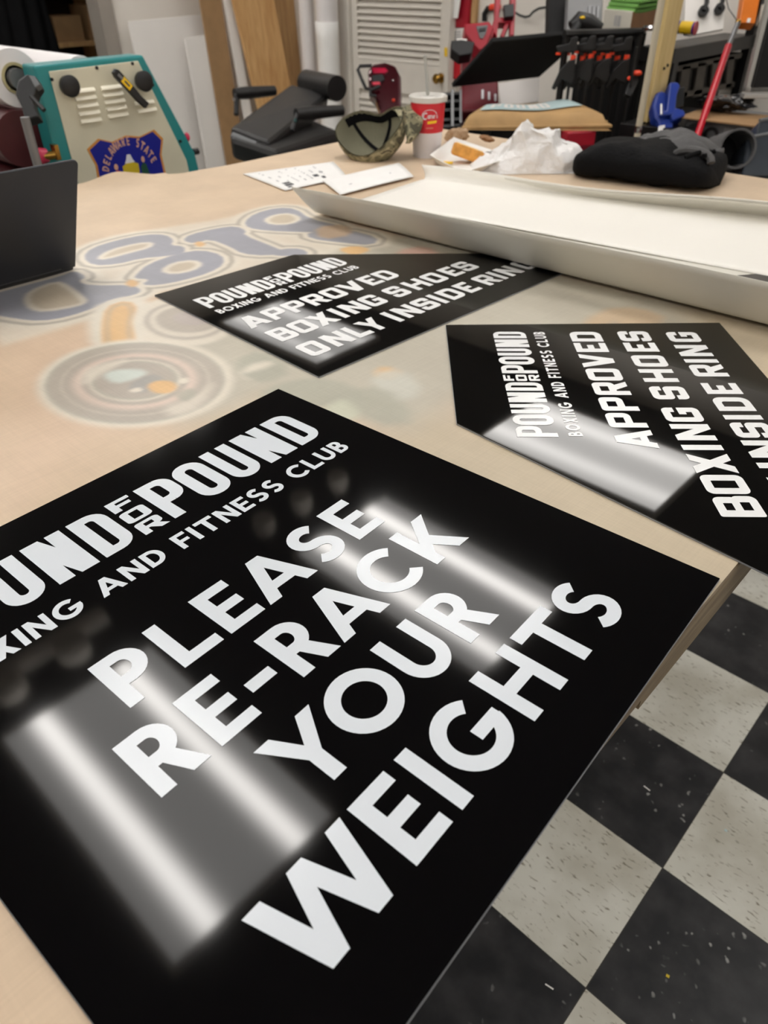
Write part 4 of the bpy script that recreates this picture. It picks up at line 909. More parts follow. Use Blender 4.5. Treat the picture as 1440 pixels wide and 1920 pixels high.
MB().poly(yz(dc, [(.034, -.02), (.036, .026), (.046, .036), (.056, .030), (.062, .0), (.060, -.02)])).build('green_figure', M['decal_green'], dec); MB().ell(dc + Vector((.001, .047, .045)), (.0005, .006, .009)).build('green_figure_head', M['decal_peach'], dec)
MB().poly(yz(dc, [(-.05, -.04), (.05, -.04), (.04, -.024), (-.04, -.024)])).build('scroll', M['decal_white'], dec)
# side knobs and rollers
q = PX(345, 258, LX - .01); MB().ell(q + Vector((0, .012, 0)), (.012, .008, .014)).build('red_stop_button', M['pink'], lam, True)
q = PX(362, 285, LX - .02); MB().cyl(q, q + Vector((0, .02, 0)), .010, n=14).build('side_bolt', M['black_plastic'], lam, True)
ky = A.y
kq = PY(88, 292, ky - .03); MB().lathe([(0, -.02), (.018, -.018), (.022, 0), (.015, .012), (0, .014)], kq + Vector((-.01, -.012, 0)), (-.3, -1, 0), 18).build('pink_knob', M['pink'], lam, True)
MB().cyl(kq + Vector((.01, .03, .0)), kq + Vector((0, -.01, 0)), .012, n=14).build('brass_collar', M['brass'], lam, True)
MB().bb(kq.x - .004, kq.x + .024, ky - .012, ky, kq.z - .012, kq.z + .028).build('brass_bracket', M['brass'], lam)
xl, xr = LX - 1.78, LX - .085
q = PX(25, 262, LX - .10); MB().cyl((xl, q.y + .02, q.z + .0), (xr, q.y + .02, q.z), .075).build('maroon_roller', M['maroon'], lam, True)
MB().cyl((xl, q.y + .02, q.z - .16), (xr, q.y + .02, q.z - .16), .075).build('maroon_roller', M['maroon'], lam, True)
MB().bb(xl, xr, ky + .02, ky + .3, .12, .55).build('base_beam', M['teal'], lam)
MB().bb(xl, xr, ky + .10, ky + .28, .80, 1.12).build('rear_cover', M['maroon'], lam)
for x in (LX - .04, LX - 1.79): MB().bb(x - .05, x + .05, ky - .1, ky + .6, 0, .12).build('foot', M['black_metal'], lam)
# roll stand: grey post with a black clamp
pb, pt_ = PD(75, 325, 1.98), PD(54, 225, 1.98); pt_ = Vector((pb.x, pb.y, pt_.z + .02))
MB().cyl((pb.x, pb.y, .12), pt_, .0115, n=16).build('support_post', M['grey_metal'], lam, True)
MB().prism([PD(a, b, 1.97) for a, b in ((34, 150), (50, 138), (66, 142), (74, 158), (66, 170), (60, 190), (72, 218), (46, 226), (40, 200), (28, 175))], CF * .035).build('roll_clamp', M['black_plastic'], lam, bevel=.004)
MB().prism([PD(a, b, 1.962) for a, b in ((53, 141), (64, 142), (75, 158), (66, 164))], CF * .02).build('clamp_latch', M['grey_plastic'], lam, bevel=.002)
MB().tube([PD(58, 180, 1.95), PD(72, 196, 1.95), PD(83, 207, 1.95)], .006, 8).build('clamp_lever', M['black_plastic'], lam, True)
# rolls on the machine
def vroll(name, label, c, x1, r, ri):
    t = thing(name, label, 'roll', tuple(c), group='film rolls on the laminator'); 
    MB().lathe([(ri, 0), (r * .99, 0), (r, -.004), (r, -(c.x - x1)), (ri, -(c.x - x1)), (ri, 0)], c, (1, 0, 0), 40).build('film', M['roll_white'], t, True)
    MB().lathe([(ri * .82, .004), (ri, .004), (ri, -.3), (ri * .82, -.3), (ri * .82, .004)], c, (1, 0, 0), 32).build('core', M['roll_core'], t, True); return t
rc = PX(30, 147, LX - .11); vroll('film_roll', 'thick white film roll with its card core showing beside the black clamp', rc, xl, .074, .040)
MB().cyl((xl, rc.y, rc.z), (rc.x + .02, rc.y, rc.z), .026, n=20).build('mandrel', M['grey_metal'], lam, True)
rp = PY(70, 94, A.y + .18); vroll('film_roll', 'long white film roll lying behind the top of the teal machine', Vector((LX - .08, A.y + .18, rp.z - .055)), xl, .055, .03)
# utility knife held on the panel
kn = thing('utility_knife', 'black utility knife with a yellow label stuck on the cream panel', 'knife', tuple(PX(240, 165, LX + .02)))
ka, kb_ = PX(210, 132, LX + .030), PX(272, 198, LX + .030); kd = (kb_ - ka).normalized(); ks = kd.cross(Vector((1, 0, 0)))
def kq_(l, w_): return ka + kd * l + ks * w_
LK = (kb_ - ka).length
MB().prism([kq_(0, -.008), kq_(.01, -.012), kq_(LK * .55, -.011), kq_(LK * .75, -.008), kq_(LK, -.010), kq_(LK, .010), kq_(LK * .75, .013), kq_(LK * .5, .012), kq_(.012, .012), kq_(0, .007)], (.016, 0, 0)).build('handle', M['black_plastic'], kn, bevel=.003)
lb_ = MB().prism([kq_(LK * .22, -.0085), kq_(LK * .48, -.0085), kq_(LK * .48, .0085), kq_(LK * .22, .0085)], (.0168, 0, 0)).build('yellow_label', M['yellow'], kn)
MB().prism([kq_(LK * .28, -.003), kq_(LK * .43, -.003), kq_(LK * .43, .002), kq_(LK * .28, .002)], (.0174, 0, 0)).build('label_print', M['ink'], lb_)
MB().prism([kq_(.012, -.004), kq_(.03, -.004), kq_(.03, .004), kq_(.012, .004)], (.0175, 0, 0)).build('slider', M['grey_metal'], kn)

# ---------------------------------------------------------------- left wall: boards, planks and rolls leaning
def lean(name, label, cat, x, pts, matl, th=.012, dx=.0, kind=None, group=None):
    # a board with its outline in the plane x = const, continued to the floor, leaning back by dx at the top
    P = [PX(a, b, x) for a, b in pts]; zs = max(p.z for p in P)
    Q = [p + Vector((-dx * p.z / zs, 0, 0)) for p in P]
    t = thing(name, label, cat, (x, sum(p.y for p in P) / len(P), 0), group=group); MB().prism(Q, (-th, 0, 0)).build('panel', matl, t, bevel=.001); return t
def down(pts, x):     # px top edge (left, right) -> quad down to floor
    a, b = PX(*pts[0], x), PX(*pts[1], x); return a, b
def leanq(name, label, cat, x, tl, tr_, ybl, ybr, matl, th=.012, dx=.06, group=None, extra=0):
    a, b = PX(*tl, x), PX(*tr_, x); H_ = max(a.z, b.z) + extra
    t = thing(name, label, cat, (x, (a.y + b.y) / 2, 0), group=group)
    MB().prism([a + Vector((-dx, (a.y - ybl(a.y)) * 0, extra)), b + Vector((-dx, 0, extra)), Vector((x, ybr(b.y), 0)), Vector((x, ybl(a.y), 0))], (-th, 0, 0)).build('panel', matl, t, bevel=.001); return t
same = lambda v: v
leanq('white_board', 'taller white board leaning on the wall behind the teal machine', 'board', -5.10, (250, 41), (412, 26), same, same, M['white_board'], group='white boards')
leanq('white_board', 'shorter white board in front of the taller one, behind the table', 'board', -4.98, (357, 74), (416, 63), same, same, M['white_board'], group='white boards')
leanq('cardboard_sheet', 'narrow brown cardboard sheet standing right of the white boards', 'cardboard', -4.95, (392, 20), (432, 20), same, same, M['card'], extra=.5, dx=.12)
leanq('white_strip', 'thin white strip standing between cardboard and plywood', 'strip', -4.93, (434, 20), (452, 20), lambda v: v + .06, lambda v: v + .05, M['white_board'], extra=.5, dx=.12)
leanq('plywood_board', 'wide golden plywood board leaning behind the black seat', 'board', -4.86, (444, 10), (525, 10), lambda v: v + .22, lambda v: v + .18, M['ply'], th=.018, extra=.5, dx=.16)
leanq('wood_plank', 'narrow pale wooden plank leaning right of the plywood board', 'plank', -5.05, (524, 10), (565, 10), lambda v: v + .05, lambda v: v + .02, M['ply_dark'], th=.018, extra=.5, dx=.10)
def stroll(name, label, px, half, y, lean_=0.0, wrap_fold=False):
    c = PY(px, 80, y); r = half / FPX * (c - CAM).dot(CF); t = thing(name, label, 'roll', (c.x, y, 0), group='vinyl rolls in the corner')
    MB().lathe([(0, 0), (r, 0), (r, 1.58), (r * .4, 1.58), (r * .4, 1.5), (0, 1.5)], (c.x, y, 0), (0, lean_, 1), 32).build('roll_body', M['roll_white'], t, True)
    if wrap_fold:
        MB().grid(lambda u, v: Vector((c.x + (r + .004 + .012 * (v > .97)) * math.sin((u - .5) * 3.6), y - (r + .004 + .012 * max(0, v - .9) * 10) * math.cos((u - .5) * 3.6), .1 + v * (PY(px, 40, y).z - .1))), 20, 10).build('wrap', M['white_paper'], t, True, solid=.002)
stroll('vinyl_roll', 'white roll standing in the corner beside the plank', 578, 14, 4.24)
stroll('vinyl_roll', 'white roll with a paper wrap standing next to the door frame', 616, 20, 4.22, wrap_fold=True)

# ---------------------------------------------------------------- louvred door
DY = 4.36
dl, drr = PY(660, 60, DY).x, PY(838, 60, DY).x
door = MB()
mid0, mid1 = PY(760, 176, DY).z, PY(760, 118, DY).z
st = .055
door.bb(dl, dl + st, DY, DY + .035, .02, 2.03); door.bb(drr - st, drr, DY, DY + .035, .02, 2.03)
for z0, z1 in ((.02, .2), (mid0, mid1), (1.93, 2.03)): door.bb(dl + st, drr - st, DY, DY + .035, z0, z1)
door.bb(dl + st, drr - st, DY + .03, DY + .034, .2, 2)
dob = struct(door.build('door_1', M['trim'], bevel=.003))
sl = MB(); pitch = .0385
for z0, z1 in ((.2, mid0), (mid1, 1.93)):
    k = z1 - pitch * .5 if z0 < .5 else z0 + pitch * .5
    zz = z0 + .02
    while zz < z1 - .01:
        sl.prism([(dl + st, DY - .004, zz - .015), (dl + st, DY + .028, zz + .017), (dl + st, DY + .033, zz + .013), (dl + st, DY + .001, zz - .019)], (drr - dl - 2 * st, 0, 0)); zz += pitch
struct(sl.build('door_louvres', M['trim'], dob))
kq = PY(822, 146, DY); MB().lathe([(0, .0), (.03, 0), (.03, .006), (.012, .01), (.012, .03), (.026, .04), (.030, .055), (.022, .068), (0, .072)], (drr - .035, DY, kq.z), (0, -1, 0), 24).build('door_knob', M['brass'], dob, True)
fr = MB(); xl_ = PY(638, 60, DY).x
fr.bb(xl_, dl - .004, DY - .03, Y1, 0, 2.12); fr.bb(drr + .004, drr + .035, DY - .02, Y1, 0, 2.12); fr.bb(xl_, drr + .06, DY - .03, Y1, 2.04, 2.14)
struct(fr.build('trim_2', M['trim'], bevel=.004))

# ---------------------------------------------------------------- mobility scooter: seat folded forward, maroon tiller
sct = thing('mobility_scooter', 'black folding seat and maroon steering column of a mobility scooter', 'scooter', (-3.3, 2.95, 0))
sd = 3.75
def pd(pts, d): return [PD(a, b, d) for a, b in pts]
bk = pd([(428, 232), (545, 157), (625, 166), (610, 180), (505, 262), (440, 262)], 3.6)
# folded back cushion: slab between four corners
q4 = [PD(430, 238, 3.45), PD(505, 268, 3.40), PD(618, 176, 3.85), PD(545, 156, 3.95)]
nrm = (q4[1] - q4[0]).cross(q4[3] - q4[0]).normalized(); nrm = nrm if nrm.z > 0 else -nrm
MB().prism(q4, nrm * -.09).build('backrest', M['black_leather'], sct, bevel=.022)
lp4 = [q4[0] * .94 + q4[3] * .06 + nrm * .001 + (q4[1] - q4[0]) * .1, q4[0] * .94 + q4[3] * .06 + nrm * .001 + (q4[1] - q4[0]) * .85]
MB().cyl(lerp(q4[0], q4[1], .12) + nrm * -.03 + Vector((.01, -.015, 0)), lerp(q4[0], q4[1], .72) + nrm * -.03 + Vector((.01, -.015, 0)), .018, n=10).build('cushion_piping', M['grey_plastic'], sct, True)
MB().cyl(PD(575, 154, 4.0), PD(632, 166, 3.80), .060, n=26).build('head_roll', M['black_leather'], sct, True)
for a, b, c_ in (((440, 176), (515, 170), (443, 215)), ((555, 214), (642, 207), (548, 245))):
    d_ = 3.75 if a[0] < 500 else 3.45
    P0, P1 = PD(*a, d_), PD(*b, d_ + .12)
    MB().tube([P0, lerp(P0, P1, .3), P1], [.026, .03, .024], 12).build('armrest', M['black_leather'], sct, True)
    MB().cyl(P0 + (P1 - P0) * .04, PD(*c_, d_), .013, n=10).build('arm_post', M['black_metal'], sct, True); q = P0 + Vector((.012, -.012, -.02))
    MB().cyl(q, q + Vector((.012, -.015, 0)), .008, n=10).build('arm_bolt', M['chrome'], sct, True)
sq = [PD(428, 255, 3.42), PD(520, 285, 3.36), PD(640, 245, 3.75), PD(560, 212, 3.95)]
MB().prism(sq, (0, 0, -.10)).build('seat', M['black_leather'], sct, bevel=.025)
sb = sum(sq, Vector()) / 4
MB().cyl((sb.x, sb.y, .25), (sb.x, sb.y, sb.z - .08), .03).build('seat_post', M['black_metal'], sct, True)
tl = PD(735, 235, 3.85)
MB().bb(min(sb.x, tl.x) - .15, max(sb.x, tl.x) + .12, min(sb.y, tl.y) - .2, max(sb.y, tl.y) + .2, .14, .28).build('chassis', M['maroon_gloss'], sct, bevel=.04)
for x in (min(sb.x, tl.x) - .05, max(sb.x, tl.x) + .05):
    for y in (min(sb.y, tl.y) - .22, max(sb.y, tl.y) + .22): MB().lathe([(0, -.03), (.05, -.035), (.10, -.03), (.11, 0), (.10, .03), (.05, .035), (0, .03)], (x, y, .11), (0, 1, 0), 24).build('wheel', M['black_plastic'], sct, True)
td = 3.85
MB().prism(pd([(690, 128), (700, 119), (722, 115), (742, 122), (752, 142), (753, 180), (752, 215), (762, 262), (712, 262), (712, 205), (705, 185), (692, 170), (690, 150)], td), CF * .10).build('tiller_cowl', M['maroon_gloss'], sct, bevel=.016)
MB().prism(pd([(697, 127), (722, 127), (728, 132), (722, 137), (700, 137)], td - .012), CF * .02).build('instrument_hood', mat('cherry_metallic', (190, 22, 62), .2, coat=.6), sct, bevel=.003)
MB().prism(pd([(698, 141), (716, 138), (722, 148), (712, 155), (699, 153)], td - .012), CF * .02).build('instrument_dial', M['black_plastic'], sct, bevel=.003)
MB().prism(pd([(697, 154), (712, 152), (714, 158), (700, 159)], td - .012), CF * .02).build('red_reflector', mat('red_lens', (220, 70, 90), .2, coat=.5), sct, bevel=.002)
MB().ell(PD(738, 188, td - .005), (.008, .008, .008)).build('orange_indicator', M['orange'], sct, True); MB().ell(PD(737, 151, td - .005), (.006, .006, .006)).build('key_switch', M['chrome'], sct, True)
MB().tube([PD(a, b, td - .03) for a, b in ((697, 123), (675, 124), (671, 131), (678, 148), (686, 166), (698, 168), (712, 162))], .009, 10).build('loop_handle', M['black_plastic'], sct, True)
MB().tube([PD(a, b, td - .03) for a, b in ((694, 170), (694, 178), (706, 180))], .007, 8).build('brake_lever', M['black_plastic'], sct, True)

# ---------------------------------------------------------------- back wall, right of the door
BY = 4.40
def wallq(pts, y, th, m_, name, parent=None, bevel=0): return MB().prism([PY(a, b, y) for a, b in pts], (0, th, 0)).build(name, m_, parent, bevel=bevel)
wc = thing('wall_cabinet', 'red wall box with white label bands beside the louvred door', 'wall box', tuple(PY(862, 100, BY)))
wallq([(840, -30), (884, -30), (876, 52), (840, 52)], BY, .05, M['red_enamel'], 'upper_panel', wc, .004)
wallq([(840, 53), (872, 53), (868, 106), (840, 106)], BY, .045, M['white_board'], 'label_band', wc)
wallq([(840, 107), (868, 107), (864, 148), (840, 148)], BY, .05, mat('red_signage', (196, 14, 34), .4), 'lower_panel', wc, .004)
mb = MB()
for k in range(4): mb.prism([PY(a, b, BY - .002) for a, b in ((843, 60 + k * 5), (864, 60 + k * 5 - 1), (864, 62 + k * 5 - 1), (843, 62 + k * 5))], (0, .001, 0))
mb.build('small_print', M['ink_light'], wc)
tg = wallq([(842, -20), (866, -20), (858, 34), (838, 34)], BY - .03, .002, M['white_paper'], 'paper_tag'); tagobj(tg, 'white paper tag hanging in front of the red wall box', 'tag')
ws = wallq([(884, -20), (894, -20), (890, 48), (882, 48)], BY + .02, .03, M['ply_dark'], 'wood_strip'); tagobj(ws, 'short brown wooden strip on the wall right of the red box', 'strip')
yt = wallq([(833, 89), (838, 89), (838, 106), (833, 106)], DY - .03, .002, M['yellow'], 'yellow_sticker'); tagobj(yt, 'small yellow sticker at the edge of the louvred door', 'sticker')
ca_ = MB().tube([PY(a, b, BY) for a, b in ((960, 18), (966, 24), (975, 29), (985, 32), (993, 30), (1000, 22), (1010, 16), (1022, 14), (1034, 15))], .007, 8).build('power_cable', M['black_plastic'], smooth=True); tagobj(ca_, 'black cable looping across the white back wall', 'cable')
pt = thing('power_tool', 'small orange and black tool on the wall behind the red press', 'tool', tuple(PY(918, 20, BY)))
MB().tube([PY(a, b, BY + .035) for a, b in ((908, 40), (908, 26), (914, 16), (926, 16), (934, 24))], .016, 10).build('handle', M['black_plastic'], pt, True)
MB().tube([PY(a, b, BY + .03) for a, b in ((920, 14), (936, 12))], .018, 10).build('orange_body', M['orange'], pt, True)

# ---------------------------------------------------------------- red heat press with a raised black platen
hp_ = thing('heat_press', 'red heat press with its big black platen raised', 'press', (-2.45, 3.45, 0))
def rotm(a, b, c):
    return Matrix.Rotation(a, 3, 'Z') @ Matrix.Rotation(b, 3, 'X') @ Matrix.Rotation(c, 3, 'Y')
pm = rotm(1.133, -3.653, .04); pc = Vector((-2.207, 3.229, 1.144))
nn = pm @ Vector((0, 0, 1)); face = nn if nn.dot(CAM - pc) > 0 else -nn
MB().box(pc - face * .009, (.478, .417, .018), pm).build('upper_platen', M['black_matte'], hp_, bevel=.004)
MB().box(pc - face * .026, (.30, .24, .016), pm).build('platen_back', M['black_metal'], hp_, bevel=.004)
d_ = 3.62
MB().prism(pd([(870, 44), (918, 40), (926, 52), (912, 86), (900, 94), (884, 76), (872, 62)], d_ - .12), CF * .10).build('control_box', M['red_enamel'], hp_, bevel=.006)
MB().prism(pd([(893, 49), (915, 47), (911, 62), (905, 72), (900, 71)], d_ - .125), CF * .01).build('display_bezel', M['grey_plastic'], hp_)
MB().prism(pd([(898, 53), (912, 51), (910, 57), (899, 59)], d_ - .130), CF * .01).build('display', M['black_plastic'], hp_)
for (pts, nm) in (([(930, -20), (941, -20), (932, 70), (926, 60)], 'upright'), ([(958, -20), (969, -20), (964, 66), (956, 66)], 'upright'), ([(930, 32), (964, 32), (964, 42), (930, 42)], 'cross_bar'), ([(938, 66), (948, 42), (956, 42), (944, 70)], 'brace'), ([(925, 40), (932, 40), (922, 75), (914, 75)], 'brace')):
    MB().prism(pd(pts, d_), CF * .05).build(nm, M['red_enamel'], hp_, bevel=.003)
MB().prism(pd([(944, 9), (964, 6), (964, 30), (946, 32)], d_ - .03), CF * .03).build('pressure_plate', M['black_metal'], hp_, bevel=.003)
MB().prism(pd([(846, 76), (866, 74), (890, 78), (884, 100), (862, 104), (846, 92)], d_ - .25), CF * .07).build('handle_block', M['black_plastic'], hp_, bevel=.004)
MB().prism(pd([(856, 72), (876, 73), (874, 77), (857, 77)], d_ - .24), CF * .05).build('white_cap', M['white_board'], hp_)
MB().prism(pd([(866, 140), (934, 140), (936, 205), (866, 210)], d_ - .05), CF * .25).build('press_body', M['red_dark'], hp_, bevel=.01)
MB().prism(pd([(880, 60), (906, 92), (905, 140), (866, 150), (866, 100)], d_ - .03), CF * .08).build('column', M['red_dark'], hp_, bevel=.006)
for k in range(3): MB().prism(pd([(903 + 12 * k, 168 + 4 * k), (907 + 12 * k, 168 + 4 * k), (907 + 12 * k, 185 + 2 * k), (903 + 12 * k, 185 + 2 * k)], d_ - .053), CF * .004).build('marking', M['decal_white'], hp_)
bq = PD(900, 206, d_)
MB().bb(bq.x - .2, bq.x + .12, bq.y - .05, bq.y + .25, 0, bq.z).build('stand', M['black_metal'], hp_)
MB().prism(pd([(934, 157), (1012, 144), (1010, 190), (940, 200)], 3.75), CF * .012).build('white_panel', M['white_board'], hp_)
#q = PD(970, 200, 3.75); su = MB().bb(q.x - .16, q.x + .16, q.y - .03, q.y + .22, 0, q.z).build('black_stool', M['black_metal']); tagobj(su, 'low black stand behind the brown parcel under the white panel', 'stand')
rk = thing('wire_rack', 'grey metal rack with black shelves behind the drink cup', 'rack', tuple(PD(846, 210, 3.4)))
MB().prism(pd([(846, 168), (851, 168), (851, 236), (846, 236)], 3.3), CF * .02).build('post', M['grey_metal'], rk)
MB().prism(pd([(862, 168), (866, 168), (866, 230), (862, 230)], 3.35), CF * .02).build('post', M['grey_metal'], rk)
for y_ in (172, 186, 202, 220, 232): MB().prism(pd([(828, y_ + 2), (864, y_), (864, y_ + 5), (828, y_ + 7)], 3.36), CF * .14).build('shelf', M['black_metal'], rk)
q = PD(846, 236, 3.36); MB().bb(q.x - .12, q.x + .08, q.y, q.y + .12, 0, q.z).build('base', M['black_metal'], rk)

# brown parcel with a pale blue vinyl strip on a red stand
pz = 1.0
stq = [PZ(a, b, pz) for a, b in ((866, 236), (1162, 236), (1130, 200), (955, 190))]
c_ = sum(stq, Vector()) / 4
cart = thing('red_cart', 'red stand carrying the brown paper parcel', 'stand', (c_.x, c_.y, 0))
ct0, ct1 = PZ(1070, 250, pz - .03), PZ(1124, 246, pz - .03); cdir = (ct1 - ct0).normalized(); cn = Vector((-cdir.y, cdir.x, 0))
MB().prism([ct0 + cn * .02, ct1 + cn * .02, ct1 + cn * .22, ct0 + cn * .22], (0, 0, -.85)).build('cabinet', M['red_enamel'], cart, bevel=.006)
MB().prism([ct0 + cn * .018 + Vector((0, 0, -.05)), lerp(ct0, ct1, .9) + cn * .018 + Vector((0, 0, -.05)), lerp(ct0, ct1, .9) + cn * .018 + Vector((0, 0, -.12)), ct0 + cn * .018 + Vector((0, 0, -.12))], cn * -.004).build('drawer', M['red_dark'], cart)
q = PD(1098, 264, 2.75)
MB().ell(lerp(ct0, ct1, .8) + cn * .012 + Vector((0, 0, -.085)), (.02, .012, .010)).build('drawer_pull', M['black_plastic'], cart, True)
par = thing('brown_parcel', 'flat brown paper parcel lying behind the plastic bag', 'parcel', tuple(c_))
a0, a1, a2, a3 = PZ(864, 244, pz - .03), PZ(1148, 240, pz - .02), PZ(1060, 196, pz), PZ(905, 208, pz)
ccx = sum((a0, a1, a2, a3), Vector()) / 4
def parfn(u, v):
    p = lerp(lerp(a0, a1, u), lerp(a3, a2, u), v); e = min(1, min(v, 1 - v) / .14, min(u, 1 - u) / .06); k = e * (2 - e)
    p.z = pz - .03 + .055 * k + .006 * math.sin(9 * u) * math.sin(3 * v) ; return p
MB().grid(parfn, 48, 20).build('wrapping', M['kraft'], par, True, angle=0)
MB().prism([a0, a1, a2, a3], (0, 0, .012)).build('underside', M['kraft'], par, bevel=.004)
vs_ = MB().grid(lambda u, v: parfn(.10 + .80 * u, .30 + .42 * v + .18 * u - .10) + Vector((0, 0, .006)), 30, 8).build('vinyl_strip', M['pale_blue'], smooth=True, solid=.001, angle=0); tagobj(vs_, 'pale blue vinyl strip with faint white lettering on the brown parcel', 'strip')
mb = MB()
for i, c2 in enumerate('POUND'):
    g, w_ = Cn(c2)
    for p in g: mb.poly([parfn(.10 + .80 * (.08 + .13 * i + a * .19), .30 + .42 * (.15 + b * .7) + .18 * (.08 + .13 * i + a * .19) - .10) + Vector((0, 0, .0085)) for a, b in p])
mb.build('faint_lettering', M['white_board'], vs_)

# ---------------------------------------------------------------- shelving at the right: rails, clamps, shelf goods
SX = -1.60
rack = thing('shelf_rack', 'black metal shelf rack along the right with an open crate below', 'rack', (SX, 3.7, 0))
z_s = 1.205
MB().bb(SX - .16, SX, 3.50, 4.40, z_s - .055, z_s).build('upper_shelf', M['black_metal'], rack, bevel=.003)
MB().bb(SX - .16, SX, 3.50, 4.40, .80, .84).build('lower_shelf', M['black_metal'], rack, bevel=.003)
for x in (SX - .14, SX - .02):
    for y in (3.54, 4.36): MB().bb(x - .02, x + .02, y - .02, y + .02, 0, 1.7 if x > SX - .1 and y > 4 else z_s - .03).build('upright', M['black_metal'], rack)
rail = thing('clamp_rail', 'black rail carrying the row of bar clamps', 'rail', (-2.0, 3.6, 1.2))
ra, rb_ = PD(1058, 64, 2.98), PD(1204, 60, 3.10)
MB().tube([ra, rb_], .016, 8).build('bar', M['black_metal'], rail)
for e in (0.03, .97):
    q = lerp(ra, rb_, e); MB().tube([q, Vector((q.x, q.y, 0))], .014, 8).build('upright', M['black_metal'], rail)
def clamp_at(p, L_, label, yaw):
    t = thing('bar_clamp', label, 'clamp', tuple(p), group='bar clamps hanging on the rail')
    X_ = (CR * math.cos(yaw) - Vector((CF.x, CF.y, 0)).normalized() * math.sin(yaw)); X_.z = 0; X_.normalize(); Zd = Vector((0, 0, -1)); Yv = X_.cross(Zd)
    def P_(a, b, c2=0): return p + X_ * a + Zd * b + Yv * c2
    MB().prism([P_(-.006, 0, -.003), P_(.006, 0, -.003), P_(.006, L_, -.003), P_(-.006, L_, -.003)], Yv * .006).build('bar', M['black_metal'], t)
    MB().prism([P_(-.012, .005, -.010), P_(.012, .0, -.010), P_(.016, .05, -.010), P_(-.06, .055, -.010), P_(-.07, .035, -.010), P_(-.02, .025, -.010)], Yv * .02).build('fixed_jaw', M['black_plastic'], t, bevel=.003)
    MB().prism([P_(-.014, .085, -.012), P_(.014, .075, -.012), P_(.02, .15, -.012), P_(.012, .17, -.012), P_(-.03, .15, -.012), P_(-.055, .19, -.012), P_(-.07, .185, -.012), P_(-.045, .12, -.012)], Yv * .024).build('trigger_grip', M['black_plastic'], t, bevel=.004)
    MB().cyl(P_(-.058, .056, 0), P_(-.058, .064, 0), .010, n=12).build('orange_pad', M['orange'], t, True)
    MB().box(P_(.004, .078, 0), (.018, .018, .028)).build('orange_release', M['orange'], t, bevel=.003)
ends = ['leftmost', 'second', 'third', 'fourth', 'fifth', 'sixth', 'seventh', 'eighth', 'ninth']
spots = [(1078, 68, 2.95, .62), (1096, 70, 2.99, .58), (1112, 66, 2.96, .66), (1128, 70, 3.0, .6), (1145, 66, 2.97, .62), (1162, 70, 3.02, .56), (1180, 68, 2.99, .6)]
for k, (a, b, d_, L_) in enumerate(spots):
    clamp_at(PD(a, b, d_), L_, ['leftmost black and orange bar clamp on the rail', 'second bar clamp from the left on the black rail', 'third bar clamp from the left on the black rail', 'middle bar clamp of the seven on the black rail', 'fifth bar clamp from the left on the black rail', 'sixth bar clamp from the left on the black rail', 'rightmost of the seven bar clamps on the black rail'][k], .2 + .12 * (k % 3))
lone = thing('bar_clamp', 'lone bar clamp with bright orange pads standing left of the beige pole', 'clamp', tuple(PD(1180, 150, 2.95)))
q0 = PD(1180, 170, 2.95); qb = PD(1174, 256, 2.95)
MB().cyl((q0.x, q0.y, .0), (q0.x, q0.y, q0.z + .15), .006, n=8).build('bar', M['black_metal'], lone)
MB().prism(pd([(1172, 176), (1180, 152), (1196, 140), (1198, 150), (1188, 172), (1182, 180)], 2.94), CF * .025).build('trigger_grip', M['black_plastic'], lone, bevel=.004)
MB().ell(PD(1195, 137, 2.93), (.018, .018, .010)).build('orange_release', M['orange'], lone, True); MB().ell(PD(1180, 147, 2.93), (.008, .008, .008)).build('orange_pad', M['orange'], lone, True)

# goods on the shelves
bx = thing('carton', 'white carton with a brown side on the rail shelf', 'box', tuple(PD(1180, 45, 3.2)))
W1 = PD(1131, 40, 3.28); W2 = PD(1180, 61, 3.12); W3 = PD(1226, 40, 3.32); hz = Vector((0, 0, .055))
W1 = Vector((W1.x, W1.y, W2.z + .0)); W3 = Vector((W3.x, W3.y, W2.z)); W4 = W1 + W3 - W2
MB().prism([W1, W2, W3, W4], hz * 1.35).build('box_body', M['carton'], bx, bevel=.002)
nv = (W3 - W2).cross(Vector((0, 0, 1))).normalized(); nv = nv if nv.dot(CAM - W2) > 0 else -nv
MB().prism([W2 + nv * .001, W3 + nv * .001, W3 + nv * .001 + hz * 1.33, W2 + nv * .001 + hz * 1.33], nv * .001).build('brown_side', M['carton_brown'], bx)
nw = (W2 - W1).cross(Vector((0, 0, 1))).normalized(); nw = nw if nw.dot(CAM - W2) > 0 else -nw
mb = MB()
for u in (.42, .48, .55, .60): mb.prism([lerp(W1, W2, u) + nw * .001 + hz * .3, lerp(W1, W2, u + .03) + nw * .001 + hz * .3, lerp(W1, W2, u + .03) + nw * .001 + hz * 1.0, lerp(W1, W2, u) + nw * .001 + hz * 1.0], nw * .0006)
mb.build('barcode_print', M['ink_light'], bx)
cs = thing('dark_cabinet', 'dark cabinet behind the clamps carrying the carton and tools', 'cabinet', tuple(PD(1120, 66, 3.3)))
S1, S2 = PD(1086, 66, 3.18), PD(1212, 66, 3.12); S1.z = S2.z = W2.z - .002; sdn = Vector((-(S2 - S1).y, (S2 - S1).x, 0)).normalized()
MB().prism([S1, S2, S2 + sdn * .30, S1 + sdn * .30], (0, 0, -.03)).build('board', M['black_metal'], cs, bevel=.002)
MB().prism([S1 + sdn * .04, S2 + sdn * .04, S2 + sdn * .30, S1 + sdn * .30], (0, 0, -(S1.z - .02))).build('cabinet_body', M['black_matte'], cs)
for s__ in (S1 + (S2 - S1) * .06 + sdn * .28, S1 + (S2 - S1) * .95 + sdn * .38): MB().cyl((s__.x, s__.y, 0), (s__.x, s__.y, S1.z - .02), .016, n=10).build('support', M['black_metal'], cs)
tz = W2.z + .076
